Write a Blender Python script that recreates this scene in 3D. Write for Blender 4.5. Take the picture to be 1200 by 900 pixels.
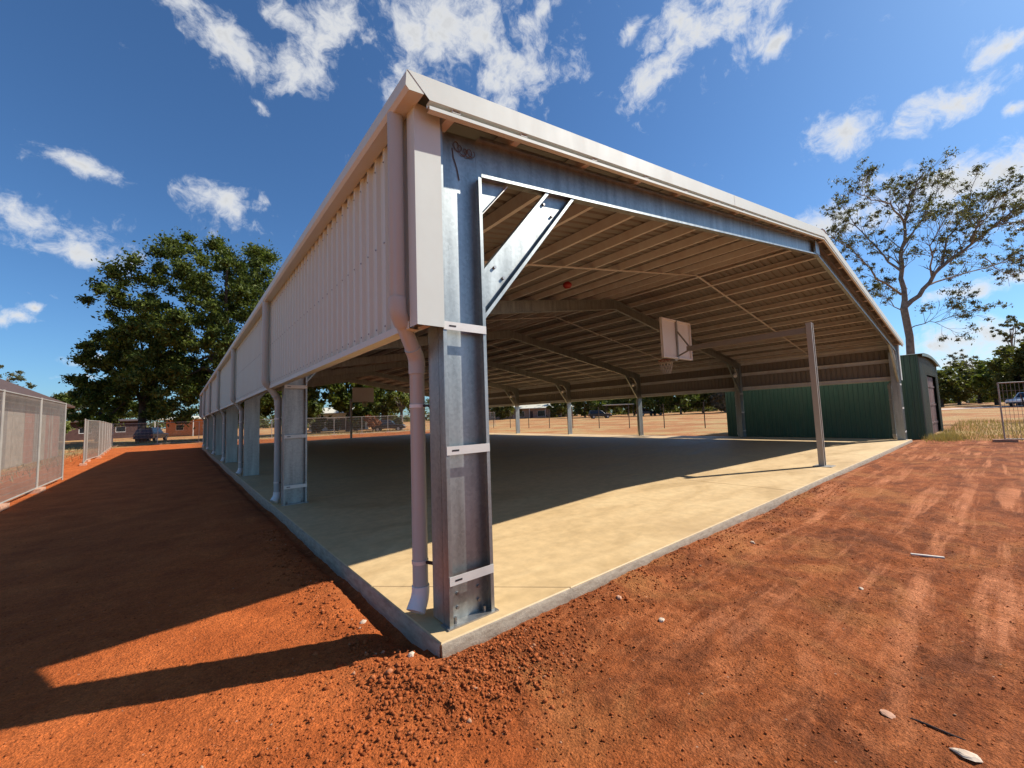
import bpy, math, random
import numpy as np
from mathutils import Vector, Matrix, Euler

for o in list(bpy.data.objects):
    bpy.data.objects.remove(o)
scene = bpy.context.scene
col = scene.collection
rnd = random.Random(7)
RAD = math.radians

# ------------------------------------------------------------------ camera
CAM = Vector((-1.400, -2.551, 1.514))
CR = Vector((0.77323, -0.63312, -0.03562))
CU = Vector((-0.02212, -0.08307, 0.99630))
CF = Vector((0.63374, 0.76958, 0.07824))
cd = bpy.data.cameras.new('camera')
cam = bpy.data.objects.new('camera', cd)
col.objects.link(cam)
m = Matrix((CR, CU, -CF)).transposed().to_4x4()
m.translation = CAM
cam.matrix_world = m
cd.sensor_width = 36.0
cd.lens = 475.11 / 1200 * 36
cd.clip_start = 0.05
cd.clip_end = 3000
scene.camera = cam

# ------------------------------------------------------------------ sun and sky
SUN = Vector((1.0, -0.45, 1.0)).normalized()
SUN_EL = math.asin(SUN.z)
SUN_AZ = math.atan2(SUN.x, SUN.y)
sd = bpy.data.lights.new('sun', 'SUN')
sd.energy = 5.0
sd.angle = RAD(0.55)
sd.color = (1.0, 0.945, 0.86)
sun = bpy.data.objects.new('sun', sd)
col.objects.link(sun)
sun.rotation_euler = SUN.to_track_quat('Z', 'Y').to_euler()
sun.location = (30, -15, 40)

SKY_STRENGTH = 0.062
world = bpy.data.worlds.new('World')
scene.world = world
world.use_nodes = True
world.cycles.sampling_method = 'NONE'
wn = world.node_tree
wn.nodes.clear()


def wnode(t, **kw):
    n = wn.nodes.new(t)
    for k, v in kw.items():
        setattr(n, k, v)
    return n


def wmath(op, a, b=None, c=None):
    n = wnode('ShaderNodeMath', operation=op)
    for i, v in enumerate((a, b, c)):
        if v is None:
            continue
        if isinstance(v, (int, float)):
            n.inputs[i].default_value = v
        else:
            wn.links.new(v, n.inputs[i])
    return n.outputs[0]


sky = wnode('ShaderNodeTexSky', sky_type='NISHITA', sun_disc=False)
sky.sun_elevation = SUN_EL
sky.sun_rotation = SUN_AZ
sky.altitude = 300
sky.air_density = 1.0
sky.dust_density = 0.7
sky.ozone_density = 3.0
tc = wnode('ShaderNodeTexCoord')
DIR = tc.outputs['Generated']
# ragged edges: the direction is nudged by noise before it is tested against the clouds
warp = wnode('ShaderNodeTexNoise')
warp.inputs['Scale'].default_value = 9.0
warp.inputs['Detail'].default_value = 3.0
warp.inputs['Roughness'].default_value = 0.6
wn.links.new(DIR, warp.inputs['Vector'])
w1 = wnode('ShaderNodeVectorMath', operation='SUBTRACT')
wn.links.new(warp.outputs['Color'], w1.inputs[0])
w1.inputs[1].default_value = (0.5, 0.5, 0.5)
w2 = wnode('ShaderNodeVectorMath', operation='MULTIPLY_ADD')
wn.links.new(w1.outputs[0], w2.inputs[0])
w2.inputs[1].default_value = (0.085, 0.085, 0.055)
wn.links.new(DIR, w2.inputs[2])
WDIR = w2.outputs[0]
# azimuth, elevation, half width, half height, tilt: all degrees; the ones behind the photographer carry the same weather on
CLOUDS = [(3.2, 39.9, 5.0, 2.1, -37), (5.7, 38.7, 2.6, 1.0, -72), (14.3, 42.3, 6.1, 1.7, 55), (10.9, 43.5, 2.5, 1.1, -22),
          (31.7, 45.9, 6.5, 4.4, 4), (26.0, 41.5, 3.3, 2.5, 57), (41.2, 42.2, 5.5, 3.3, 17), (47.3, 46.4, 2.4, 0.8, 26),
          (69.5, 41.4, 6.0, 3.0, -14), (62.3, 38.7, 3.0, 1.9, 35), (76.3, 37.7, 0.9, 0.8, 33), (58.8, 43.4, 1.2, 0.7, 46),
          (81.0, 27.5, 2.3, 1.9, 6), (89.6, 26.9, 3.4, 1.3, 8), (92.4, 29.1, 1.9, 1.0, -23), (92.9, 24.0, 0.8, 0.5, -2),
          (87.5, 19.6, 6.8, 2.4, -4), (92.0, 17.0, 2.5, 2.9, 7), (79.6, 19.9, 2.9, 1.6, 7), (88.1, 20.9, 1.5, 0.8, 3),
          (87.7, 10.0, 2.6, 0.7, -2), (91.1, 10.6, 1.2, 0.5, -1), (87.9, 5.5, 5.3, 1.6, 3), (86.6, 3.2, 3.6, 0.8, -6),
          (90.9, 4.2, 2.7, 1.1, 7), (-7.8, 24.0, 2.1, 1.0, 5), (3.6, 24.5, 3.3, 1.9, -12), (-10.9, 19.1, 3.9, 1.7, 1),
          (-8.4, 17.2, 3.5, 1.3, -2), (-11.6, 10.3, 1.8, 0.8, 5), (-10.6, 11.4, 0.7, 0.4, 10), (7.0, 35.1, 1.0, 0.6, -15),
          (-6.9, 6.7, 1.1, 0.5, 4), (-7.6, 5.2, 1.3, 0.3, 3)]
wr = random.Random(3)
for i in range(9):
    CLOUDS.append((110 + i * 25 + wr.uniform(-5, 5), wr.uniform(8, 60), wr.uniform(2, 7), wr.uniform(1, 3.5), wr.uniform(-40, 40)))
mask = None
for az, el, sa, sb, rot in CLOUDS:
    a, e = RAD(az), RAD(el)
    c = Vector((math.sin(a) * math.cos(e), math.cos(a) * math.cos(e), math.sin(e)))
    E_ = Vector((math.cos(a), -math.sin(a), 0))
    N_ = E_.cross(c)
    t = RAD(rot)
    ax = E_ * math.cos(t) + N_ * math.sin(t)
    ay = -E_ * math.sin(t) + N_ * math.cos(t)
    mp = wnode('ShaderNodeMapping', vector_type='TEXTURE')
    mp.inputs['Location'].default_value = c
    mp.inputs['Rotation'].default_value = Matrix((ax, ay, ax.cross(ay))).transposed().to_euler()
    mp.inputs['Scale'].default_value = (RAD(sa) * 1.25, RAD(sb) * 1.25, 1.0)
    wn.links.new(WDIR, mp.inputs['Vector'])
    ln = wnode('ShaderNodeVectorMath', operation='LENGTH')
    wn.links.new(mp.outputs[0], ln.inputs[0])
    v = wmath('SUBTRACT', 1.0, ln.outputs['Value'])
    mask = v if mask is None else wmath('MAXIMUM', mask, v)
mask = wmath('MAXIMUM', mask, -0.6)
fb = wnode('ShaderNodeTexNoise')
fb.inputs['Scale'].default_value = 20.0
fb.inputs['Detail'].default_value = 6.0
fb.inputs['Roughness'].default_value = 0.66
wn.links.new(WDIR, fb.inputs['Vector'])
dens = wmath('MULTIPLY_ADD', wmath('SUBTRACT', fb.outputs['Fac'], 0.5), 3.5, mask)
mr = wnode('ShaderNodeMapRange', interpolation_type='SMOOTHSTEP')
wn.links.new(dens, mr.inputs['Value'])
mr.inputs['From Min'].default_value = -0.10
mr.inputs['From Max'].default_value = 1.15
mr.inputs['To Max'].default_value = 0.95
# thicker cloud is a little greyer in the middle
cr = wnode('ShaderNodeMapRange')
wn.links.new(dens, cr.inputs['Value'])
cr.inputs['From Min'].default_value = 0.2
cr.inputs['From Max'].default_value = 1.3
cr.inputs['To Min'].default_value = 0.72 / SKY_STRENGTH
cr.inputs['To Max'].default_value = 0.50 / SKY_STRENGTH
cc = wnode('ShaderNodeCombineColor')
for i, k in enumerate((0.97, 0.985, 1.0)):
    wn.links.new(wmath('MULTIPLY', cr.outputs[0], k), cc.inputs[i])
tint = wnode('ShaderNodeMix', data_type='RGBA', blend_type='MULTIPLY')
tint.inputs['Factor'].default_value = 1.0
wn.links.new(sky.outputs[0], tint.inputs[6])
tint.inputs[7].default_value = (0.80, 1.20, 1.54, 1)
mx = wnode('ShaderNodeMix', data_type='RGBA')
wn.links.new(mr.outputs[0], mx.inputs['Factor'])
wn.links.new(tint.outputs[2], mx.inputs[6])
wn.links.new(cc.outputs[0], mx.inputs[7])
bg = wnode('ShaderNodeBackground')
bg.inputs['Strength'].default_value = SKY_STRENGTH
wn.links.new(mx.outputs[2], bg.inputs['Color'])
wo = wnode('ShaderNodeOutputWorld')
wn.links.new(bg.outputs[0], wo.inputs['Surface'])

vs = scene.view_settings
vs.view_transform = 'Standard'
vs.look = 'None'
vs.gamma = 1.0
vs.use_curve_mapping = False
vs.exposure = 0.5
scene.render.engine = 'CYCLES'
scene.render.resolution_x = 1024
scene.render.resolution_y = 768
scene.cycles.max_bounces = 6
scene.cycles.diffuse_bounces = 4
scene.cycles.glossy_bounces = 3
scene.cycles.transmission_bounces = 2
scene.cycles.use_denoising = True

GZ = -0.12          # natural ground level; the slab top is z = 0


# ------------------------------------------------------------------ materials
class NT:
    """small helper round one material node tree"""

    def __init__(self, name):
        self.m = bpy.data.materials.new(name)
        self.m.use_nodes = True
        self.t = self.m.node_tree
        self.b = self.t.nodes['Principled BSDF']
        self.pos = None

    def n(self, t, **kw):
        n = self.t.nodes.new(t)
        for k, v in kw.items():
            setattr(n, k, v)
        return n

    def link(self, a, b):
        self.t.links.new(a, b)

    def coords(self, scale=(1, 1, 1), rot=(0, 0, 0), obj=False):
        if self.pos is None:
            self.pos = self.n('ShaderNodeNewGeometry').outputs['Position']
            self.tc = self.n('ShaderNodeTexCoord').outputs['Object']
        mp = self.n('ShaderNodeMapping')
        mp.inputs['Scale'].default_value = scale
        mp.inputs['Rotation'].default_value = rot
        self.link(self.tc if obj else self.pos, mp.inputs['Vector'])
        return mp.outputs[0]

    def noise(self, vec, scale, detail=4, rough=0.55, dist=0.0):
        n = self.n('ShaderNodeTexNoise')
        n.inputs['Scale'].default_value = scale
        n.inputs['Detail'].default_value = detail
        n.inputs['Roughness'].default_value = rough
        n.inputs['Distortion'].default_value = dist
        self.link(vec, n.inputs['Vector'])
        return n.outputs['Fac']

    def voro(self, vec, scale, out='Color', feature='F1'):
        n = self.n('ShaderNodeTexVoronoi', feature=feature)
        n.inputs['Scale'].default_value = scale
        self.link(vec, n.inputs['Vector'])
        return n.outputs[out]

    def ramp(self, fac, stops):
        r = self.n('ShaderNodeValToRGB')
        e = r.color_ramp.elements
        while len(e) < len(stops):
            e.new(0.5)
        for i, (p, c) in enumerate(stops):
            e[i].position = p
            e[i].color = (c if len(c) == 4 else (*c, 1)) if not isinstance(c, (int, float)) else (c, c, c, 1)
        self.link(fac, r.inputs[0])
        return r.outputs[0]

    def mix(self, fac, a, b, blend='MIX'):
        n = self.n('ShaderNodeMix', data_type='RGBA', blend_type=blend)
        for v, i in ((fac, 0), (a, 6), (b, 7)):
            if isinstance(v, (int, float)):
                n.inputs[i].default_value = v
            elif isinstance(v, tuple):
                n.inputs[i].default_value = (*v, 1)
            else:
                self.link(v, n.inputs[i])
        return n.outputs[2]

    def math(self, op, a, b=None, c=None, clamp=False):
        n = self.n('ShaderNodeMath', operation=op, use_clamp=clamp)
        for i, v in enumerate((a, b, c)):
            if v is None:
                continue
            if isinstance(v, (int, float)):
                n.inputs[i].default_value = v
            else:
                self.link(v, n.inputs[i])
        return n.outputs[0]

    def bump(self, h, strength=0.3, dist=0.01):
        n = self.n('ShaderNodeBump')
        n.inputs['Strength'].default_value = strength
        n.inputs['Distance'].default_value = dist
        self.link(h, n.inputs['Height'])
        self.link(n.outputs[0], self.b.inputs['Normal'])

    def set(self, **kw):
        for k, v in kw.items():
            i = self.b.inputs[k.replace('_', ' ')]
            if isinstance(v, (int, float)):
                i.default_value = v
            elif isinstance(v, tuple):
                i.default_value = (*v, 1)
            else:
                self.link(v, i)
        return self


M = {}


def plain(name, c, rough=0.6, metal=0.0, var=0.12, scale=3.0, spec=0.5):
    k = NT(name)
    f = k.noise(k.coords(), scale, 5)
    lo = tuple(x * (1 - var) for x in c)
    hi = tuple(min(1, x * (1 + var)) for x in c)
    k.set(Base_Color=k.ramp(f, [(0.3, lo), (0.7, hi)]), Roughness=rough, Metallic=metal)
    k.b.inputs['Specular IOR Level'].default_value = spec
    M[name] = k.m
    return k.m


def galv(name, base=0.43, tintc=(0.94, 1.0, 0.96), rough=0.46, metal=0.93):
    k = NT(name)
    v = k.voro(k.coords((1, 1, 1), obj=True), 42.0)
    sep = k.n('ShaderNodeSeparateColor')
    k.link(v, sep.inputs[0])
    streak = k.noise(k.coords((5, 5, 0.5)), 2.0, 3, 0.5)
    f = k.math('MULTIPLY_ADD', sep.outputs[0], 0.14, k.math('MULTIPLY', streak, 0.9))
    lo = tuple(base * 0.66 * t for t in tintc)
    hi = tuple(min(0.92, base * 1.22 * t) for t in tintc)
    k.set(Base_Color=k.ramp(f, [(0.3, lo), (0.85, hi)]), Metallic=metal)
    k.set(Roughness=k.math('MULTIPLY_ADD', streak, 0.10, rough - 0.04))
    M[name] = k.m


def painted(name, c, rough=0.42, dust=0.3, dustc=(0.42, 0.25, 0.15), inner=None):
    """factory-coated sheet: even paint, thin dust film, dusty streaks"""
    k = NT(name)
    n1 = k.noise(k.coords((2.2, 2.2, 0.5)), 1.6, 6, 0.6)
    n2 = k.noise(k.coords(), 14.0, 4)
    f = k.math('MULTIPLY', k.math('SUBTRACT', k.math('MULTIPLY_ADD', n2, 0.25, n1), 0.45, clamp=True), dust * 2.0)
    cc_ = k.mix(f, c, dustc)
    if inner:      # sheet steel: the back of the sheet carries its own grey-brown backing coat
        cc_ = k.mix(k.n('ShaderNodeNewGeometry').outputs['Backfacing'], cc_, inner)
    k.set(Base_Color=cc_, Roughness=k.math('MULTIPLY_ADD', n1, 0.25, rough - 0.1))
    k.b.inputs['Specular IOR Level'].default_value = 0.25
    k.bump(k.noise(k.coords(), 2.2, 3), 0.25, 0.012)
    M[name] = k.m


galv('galvanised')
galv('galvanised_dull', 0.42, (1.0, 0.97, 0.92), 0.5)
painted('cream_steel', (0.60, 0.645, 0.585), rough=0.6, dust=0.10)
painted('cladding_steel', (0.61, 0.655, 0.57), rough=0.55, dust=0.10)
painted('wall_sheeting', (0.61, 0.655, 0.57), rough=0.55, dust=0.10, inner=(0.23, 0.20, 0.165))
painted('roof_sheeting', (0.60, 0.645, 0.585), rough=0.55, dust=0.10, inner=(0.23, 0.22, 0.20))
painted('arm_paint', (0.24, 0.22, 0.19), dust=0.2)
painted('downpipe_paint', (0.44, 0.47, 0.43), dust=0.22)
painted('roof_under', (0.34, 0.30, 0.25), rough=0.5, dust=0.4)
painted('purlin_steel', (0.68, 0.69, 0.655), rough=0.45, dust=0.4)
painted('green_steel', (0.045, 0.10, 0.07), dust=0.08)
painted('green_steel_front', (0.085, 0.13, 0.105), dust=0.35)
painted('fitting_white', (0.75, 0.74, 0.70), dust=0.1)
painted('backboard_paint', (0.80, 0.76, 0.74), dust=0.12)
painted('post_paint', (0.40, 0.375, 0.33), dust=0.3)
plain('strap_steel', (0.66, 0.64, 0.58), 0.5, 0.3)
plain('dark_metal', (0.03, 0.028, 0.027), 0.5, 0.4)
plain('bolt_steel', (0.30, 0.29, 0.28), 0.4, 0.9)
plain('rope_brown', (0.10, 0.075, 0.06), 0.8)
plain('rubber', (0.02, 0.02, 0.02), 0.8)
plain('red_paint', (0.30, 0.025, 0.02), 0.5)
plain('rust_door', (0.10, 0.035, 0.028), 0.6, var=0.4)
plain('wire_galv', (0.33, 0.29, 0.24), 0.5, 0.4)
plain('fence_tube', (0.40, 0.36, 0.31), 0.5, 0.3)
plain('white_paint', (0.78, 0.77, 0.74), 0.5)
plain('cream_roof', (0.62, 0.58, 0.46), 0.5)
plain('brown_roof', (0.085, 0.048, 0.034), 0.6, var=0.3)
plain('brick_orange', (0.50, 0.20, 0.10), 0.85, var=0.25, scale=6)
plain('wall_pink', (0.33, 0.235, 0.185), 0.8, var=0.2)
plain('wall_dark', (0.075, 0.035, 0.030), 0.8, var=0.3)
plain('timber_dark', (0.06, 0.045, 0.038), 0.8)
plain('glass_dark', (0.015, 0.018, 0.022), 0.08, spec=0.6)
plain('car_navy', (0.02, 0.03, 0.06), 0.25, var=0.05)
plain('car_black', (0.015, 0.015, 0.018), 0.25, var=0.05)
plain('car_white', (0.72, 0.72, 0.70), 0.3, var=0.05)
plain('car_silver', (0.42, 0.43, 0.45), 0.3, 0.4, var=0.05)
plain('lens_red', (0.4, 0.02, 0.02), 0.2)
plain('lens_clear', (0.7, 0.7, 0.68), 0.15)
plain('pale_rock', (0.58, 0.45, 0.33), 0.9, var=0.25, scale=20)
plain('pink_rock', (0.50, 0.27, 0.17), 0.9, var=0.25, scale=20)
plain('white_scrap', (0.60, 0.52, 0.44), 0.7)
plain('stick_bark', (0.05, 0.03, 0.022), 0.9, var=0.4, scale=30)
plain('bark_grey', (0.20, 0.165, 0.135), 0.9, var=0.4, scale=5)
plain('bark_dark', (0.06, 0.048, 0.04), 0.9, var=0.4, scale=5)


def leaves(name, a, b, trans=0.35):
    k = NT(name)
    f = k.noise(k.coords(), 0.9, 4, 0.6)
    oi = k.n('ShaderNodeNewGeometry').outputs['Random Per Island']
    f = k.math('MULTIPLY_ADD', oi, 0.45, k.math('MULTIPLY', f, 0.7))
    c = k.ramp(f, [(0.3, a), (0.8, b)])
    k.set(Base_Color=c, Roughness=0.5)
    k.b.inputs['Specular IOR Level'].default_value = 0.12
    tr = k.n('ShaderNodeBsdfTranslucent')
    k.link(k.mix(1.0, c, (1.3, 1.4, 0.6), 'MULTIPLY'), tr.inputs['Color'])
    ms = k.n('ShaderNodeMixShader')
    ms.inputs[0].default_value = trans
    k.link(k.b.outputs[0], ms.inputs[1])
    k.link(tr.outputs[0], ms.inputs[2])
    k.link(ms.outputs[0], k.t.nodes['Material Output'].inputs['Surface'])
    M[name] = k.m


leaves('leaf_dense', (0.018, 0.036, 0.009), (0.13, 0.155, 0.034), 0.3)
leaves('leaf_gum', (0.055, 0.062, 0.030), (0.165, 0.155, 0.080), 0.3)
leaves('leaf_scrub', (0.045, 0.060, 0.018), (0.16, 0.155, 0.045), 0.3)
leaves('leaf_bright', (0.07, 0.10, 0.02), (0.21, 0.22, 0.06), 0.3)
leaves('leaf_grey', (0.10, 0.095, 0.075), (0.20, 0.18, 0.13), 0.2)
leaves('leaf_rust', (0.16, 0.05, 0.02), (0.26, 0.10, 0.04), 0.2)
leaves('grass_dry', (0.24, 0.17, 0.075), (0.42, 0.32, 0.15), 0.2)


def soil():
    k = NT('red_soil')
    P = k.coords()
    big = k.noise(P, 0.35, 6, 0.6, 0.6)
    mid = k.noise(k.coords((1, 1, 1)), 1.6, 7, 0.65, 0.4)
    fine = k.noise(P, 24.0, 8, 0.7)
    grit = k.voro(P, 70.0, 'Distance')
    c1 = k.ramp(mid, [(0.30, (0.130, 0.032, 0.008)), (0.50, (0.235, 0.062, 0.016)), (0.72, (0.34, 0.098, 0.027))])
    # compacted wheel streaks running along the front of the slab
    st = k.noise(k.coords((0.8, 1.9, 1), (0, 0, RAD(14))), 1.7, 9, 0.74, 0.6)
    c2 = k.mix(k.ramp(st, [(0.50, 0.0), (0.66, 0.75)]), c1, (0.38, 0.120, 0.040))
    st2 = k.noise(k.coords((1.0, 1.7, 1), (0, 0, RAD(-20))), 1.0, 10, 0.76, 0.7)
    c2 = k.mix(k.ramp(st2, [(0.47, 0.0), (0.62, 0.8)]), c2, (0.115, 0.034, 0.012))
    st3 = k.noise(k.coords((0.9, 2.6, 1), (0, 0, RAD(9))), 2.1, 9, 0.75, 0.8)
    c2 = k.mix(k.ramp(st3, [(0.52, 0.0), (0.66, 0.6)]), c2, (0.44, 0.150, 0.056))
    c2 = k.mix(k.ramp(st3, [(0.34, 0.5), (0.47, 0.0)]), c2, (0.115, 0.034, 0.012))
    # long wheel marks left by the grader, broken up, running along the front of the slab
    wm = k.noise(k.coords((0.22, 3.2, 1), (0, 0, RAD(7))), 1.4, 6, 0.62, 0.25)
    brk = k.noise(k.coords((0.7, 0.7, 1)), 1.0, 6, 0.65)
    sy_ = k.n('ShaderNodeSeparateXYZ')
    k.link(k.pos, sy_.inputs[0])
    onR = k.n('ShaderNodeMapRange')
    k.link(sy_.outputs[0], onR.inputs[0])
    onR.inputs[1].default_value = 0.6
    onR.inputs[2].default_value = 3.0
    mk = k.math('MULTIPLY', k.math('MULTIPLY', k.ramp(wm, [(0.52, 0.0), (0.62, 0.9)]), k.ramp(brk, [(0.40, 0.15), (0.58, 1.0)])), onR.outputs[0])
    c2 = k.mix(mk, c2, (0.50, 0.185, 0.080))
    # ochre patches
    oc = k.noise(P, 0.75, 6, 0.62, 1.0)
    c2 = k.mix(k.ramp(oc, [(0.53, 0.0), (0.66, 0.65)]), c2, (0.36, 0.140, 0.044))
    # the graded, rolled strip along the left of the slab is smoother and brighter orange
    spx = k.n('ShaderNodeSeparateXYZ')
    k.link(k.pos, spx.inputs[0])
    gl_ = k.n('ShaderNodeMapRange')
    k.link(k.math('MULTIPLY_ADD', k.noise(P, 1.1, 5), 1.6, spx.outputs[0]), gl_.inputs[0])
    gl_.inputs[1].default_value = 1.3
    gl_.inputs[2].default_value = 0.1
    c2 = k.mix(k.math('MULTIPLY', gl_.outputs[0], 0.8), c2, k.ramp(mid, [(0.3, (0.35, 0.078, 0.016)), (0.7, (0.59, 0.148, 0.035))]))
    fv = k.ramp(fine, [(0.25, 0.68), (0.5, 1.0), (0.75, 1.3)])
    c3 = k.mix(1.0, c2, fv, 'MULTIPLY')
    spk = k.noise(P, 85.0, 5, 0.75)
    c3 = k.mix(1.0, c3, k.ramp(spk, [(0.30, 0.55), (0.5, 1.05), (0.70, 1.6)]), 'MULTIPLY')
    # pale grit scattered over it
    rp = k.voro(P, 26.0, 'Color')
    se = k.n('ShaderNodeSeparateColor')
    k.link(rp, se.inputs[0])
    dd = k.voro(P, 26.0, 'Distance')
    spot = k.math('MULTIPLY', k.math('GREATER_THAN', se.outputs[0], 0.975), k.math('LESS_THAN', dd, 0.16))
    c3 = k.mix(k.math('MULTIPLY', spot, 0.7), c3, (0.46, 0.28, 0.19))
    # paddock beyond the building site: tan dirt and dry grass
    sp = k.n('ShaderNodeSeparateXYZ')
    k.link(k.pos, sp.inputs[0])
    wob = k.math('MULTIPLY_ADD', k.noise(P, 0.25, 4), 8.0, -4.0)
    wobs = k.math('MULTIPLY', k.math('SUBTRACT', k.noise(P, 0.9, 4), 0.5), 1.6)
    right = k.math('SUBTRACT', k.math('ADD', sp.outputs[0], wobs), 22.9)
    left = k.math('SUBTRACT', -6.2, k.math('ADD', sp.outputs[0], wobs))
    back = k.math('SUBTRACT', k.math('ADD', sp.outputs[1], wob), 50.0)
    out = k.math('MAXIMUM', k.math('MAXIMUM', right, left), back)
    pf = k.n('ShaderNodeMapRange')
    k.link(out, pf.inputs[0])
    pf.inputs[1].default_value = 0.0
    pf.inputs[2].default_value = 1.2
    pn = k.noise(k.coords((0.35, 0.35, 1)), 0.55, 7, 0.65)
    pc = k.ramp(pn, [(0.32, (0.33, 0.16, 0.062)), (0.46, (0.40, 0.175, 0.068)), (0.56, (0.43, 0.27, 0.115)), (0.72, (0.36, 0.25, 0.10))])
    pc = k.mix(1.0, pc, k.ramp(fine, [(0.25, 0.75), (0.75, 1.2)]), 'MULTIPLY')
    k.set(Base_Color=k.mix(pf.outputs[0], c3, pc), Roughness=0.95)
    k.b.inputs['Specular IOR Level'].default_value = 0.15
    h = k.math('ADD', k.math('MULTIPLY', fine, 1.0), k.math('MULTIPLY', grit, 0.35))
    h = k.math('MULTIPLY_ADD', k.noise(P, 7.0, 6, 0.65), 1.4, h)
    h = k.math('MULTIPLY_ADD', spk, 0.45, h)
    k.bump(h, 0.85, 0.024)
    M['red_soil'] = k.m
    g = NT('soil_clod')
    oi = g.n('ShaderNodeNewGeometry').outputs['Random Per Island']
    g.set(Base_Color=g.ramp(oi, [(0.0, (0.20, 0.050, 0.013)), (0.8, (0.36, 0.096, 0.027)), (0.98, (0.42, 0.130, 0.045)), (1.0, (0.42, 0.26, 0.16))]), Roughness=0.95)
    g.b.inputs['Specular IOR Level'].default_value = 0.15
    g.bump(g.noise(g.coords(), 60, 4), 0.5, 0.01)
    M['soil_clod'] = g.m


soil()


def concrete():
    k = NT('concrete')
    P = k.coords()
    a = k.noise(k.coords((0.55, 1.6, 1), (0, 0, RAD(18))), 0.9, 7, 0.62, 0.9)
    b = k.noise(P, 6.0, 7, 0.65)
    f = k.noise(P, 90.0, 3)
    c = k.ramp(a, [(0.28, (0.49, 0.33, 0.155)), (0.5, (0.60, 0.415, 0.205)), (0.72, (0.64, 0.46, 0.235))])
    c = k.mix(1.0, c, k.ramp(b, [(0.25, 0.80), (0.7, 1.12)]), 'MULTIPLY')
    dust = k.noise(P, 0.45, 6, 0.6, 0.8)
    c = k.mix(k.ramp(dust, [(0.52, 0.0), (0.75, 0.4)]), c, (0.46, 0.30, 0.15))
    k.set(Base_Color=c, Roughness=k.ramp(a, [(0.3, 0.48), (0.7, 0.72)]))
    k.b.inputs['Specular IOR Level'].default_value = 0.4
    k.bump(k.math('MULTIPLY_ADD', f, 0.3, b), 0.15, 0.006)
    M['concrete'] = k.m
    e = NT('concrete_edge')
    P = e.coords()
    a = e.noise(e.coords((3, 3, 12)), 2.0, 7, 0.65)
    c = e.ramp(a, [(0.25, (0.20, 0.145, 0.095)), (0.55, (0.36, 0.29, 0.21)), (0.8, (0.44, 0.37, 0.27))])
    e.set(Base_Color=c, Roughness=0.85)
    e.bump(e.noise(P, 30, 7, 0.7), 0.6, 0.012)
    M['concrete_edge'] = e.m


concrete()


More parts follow.
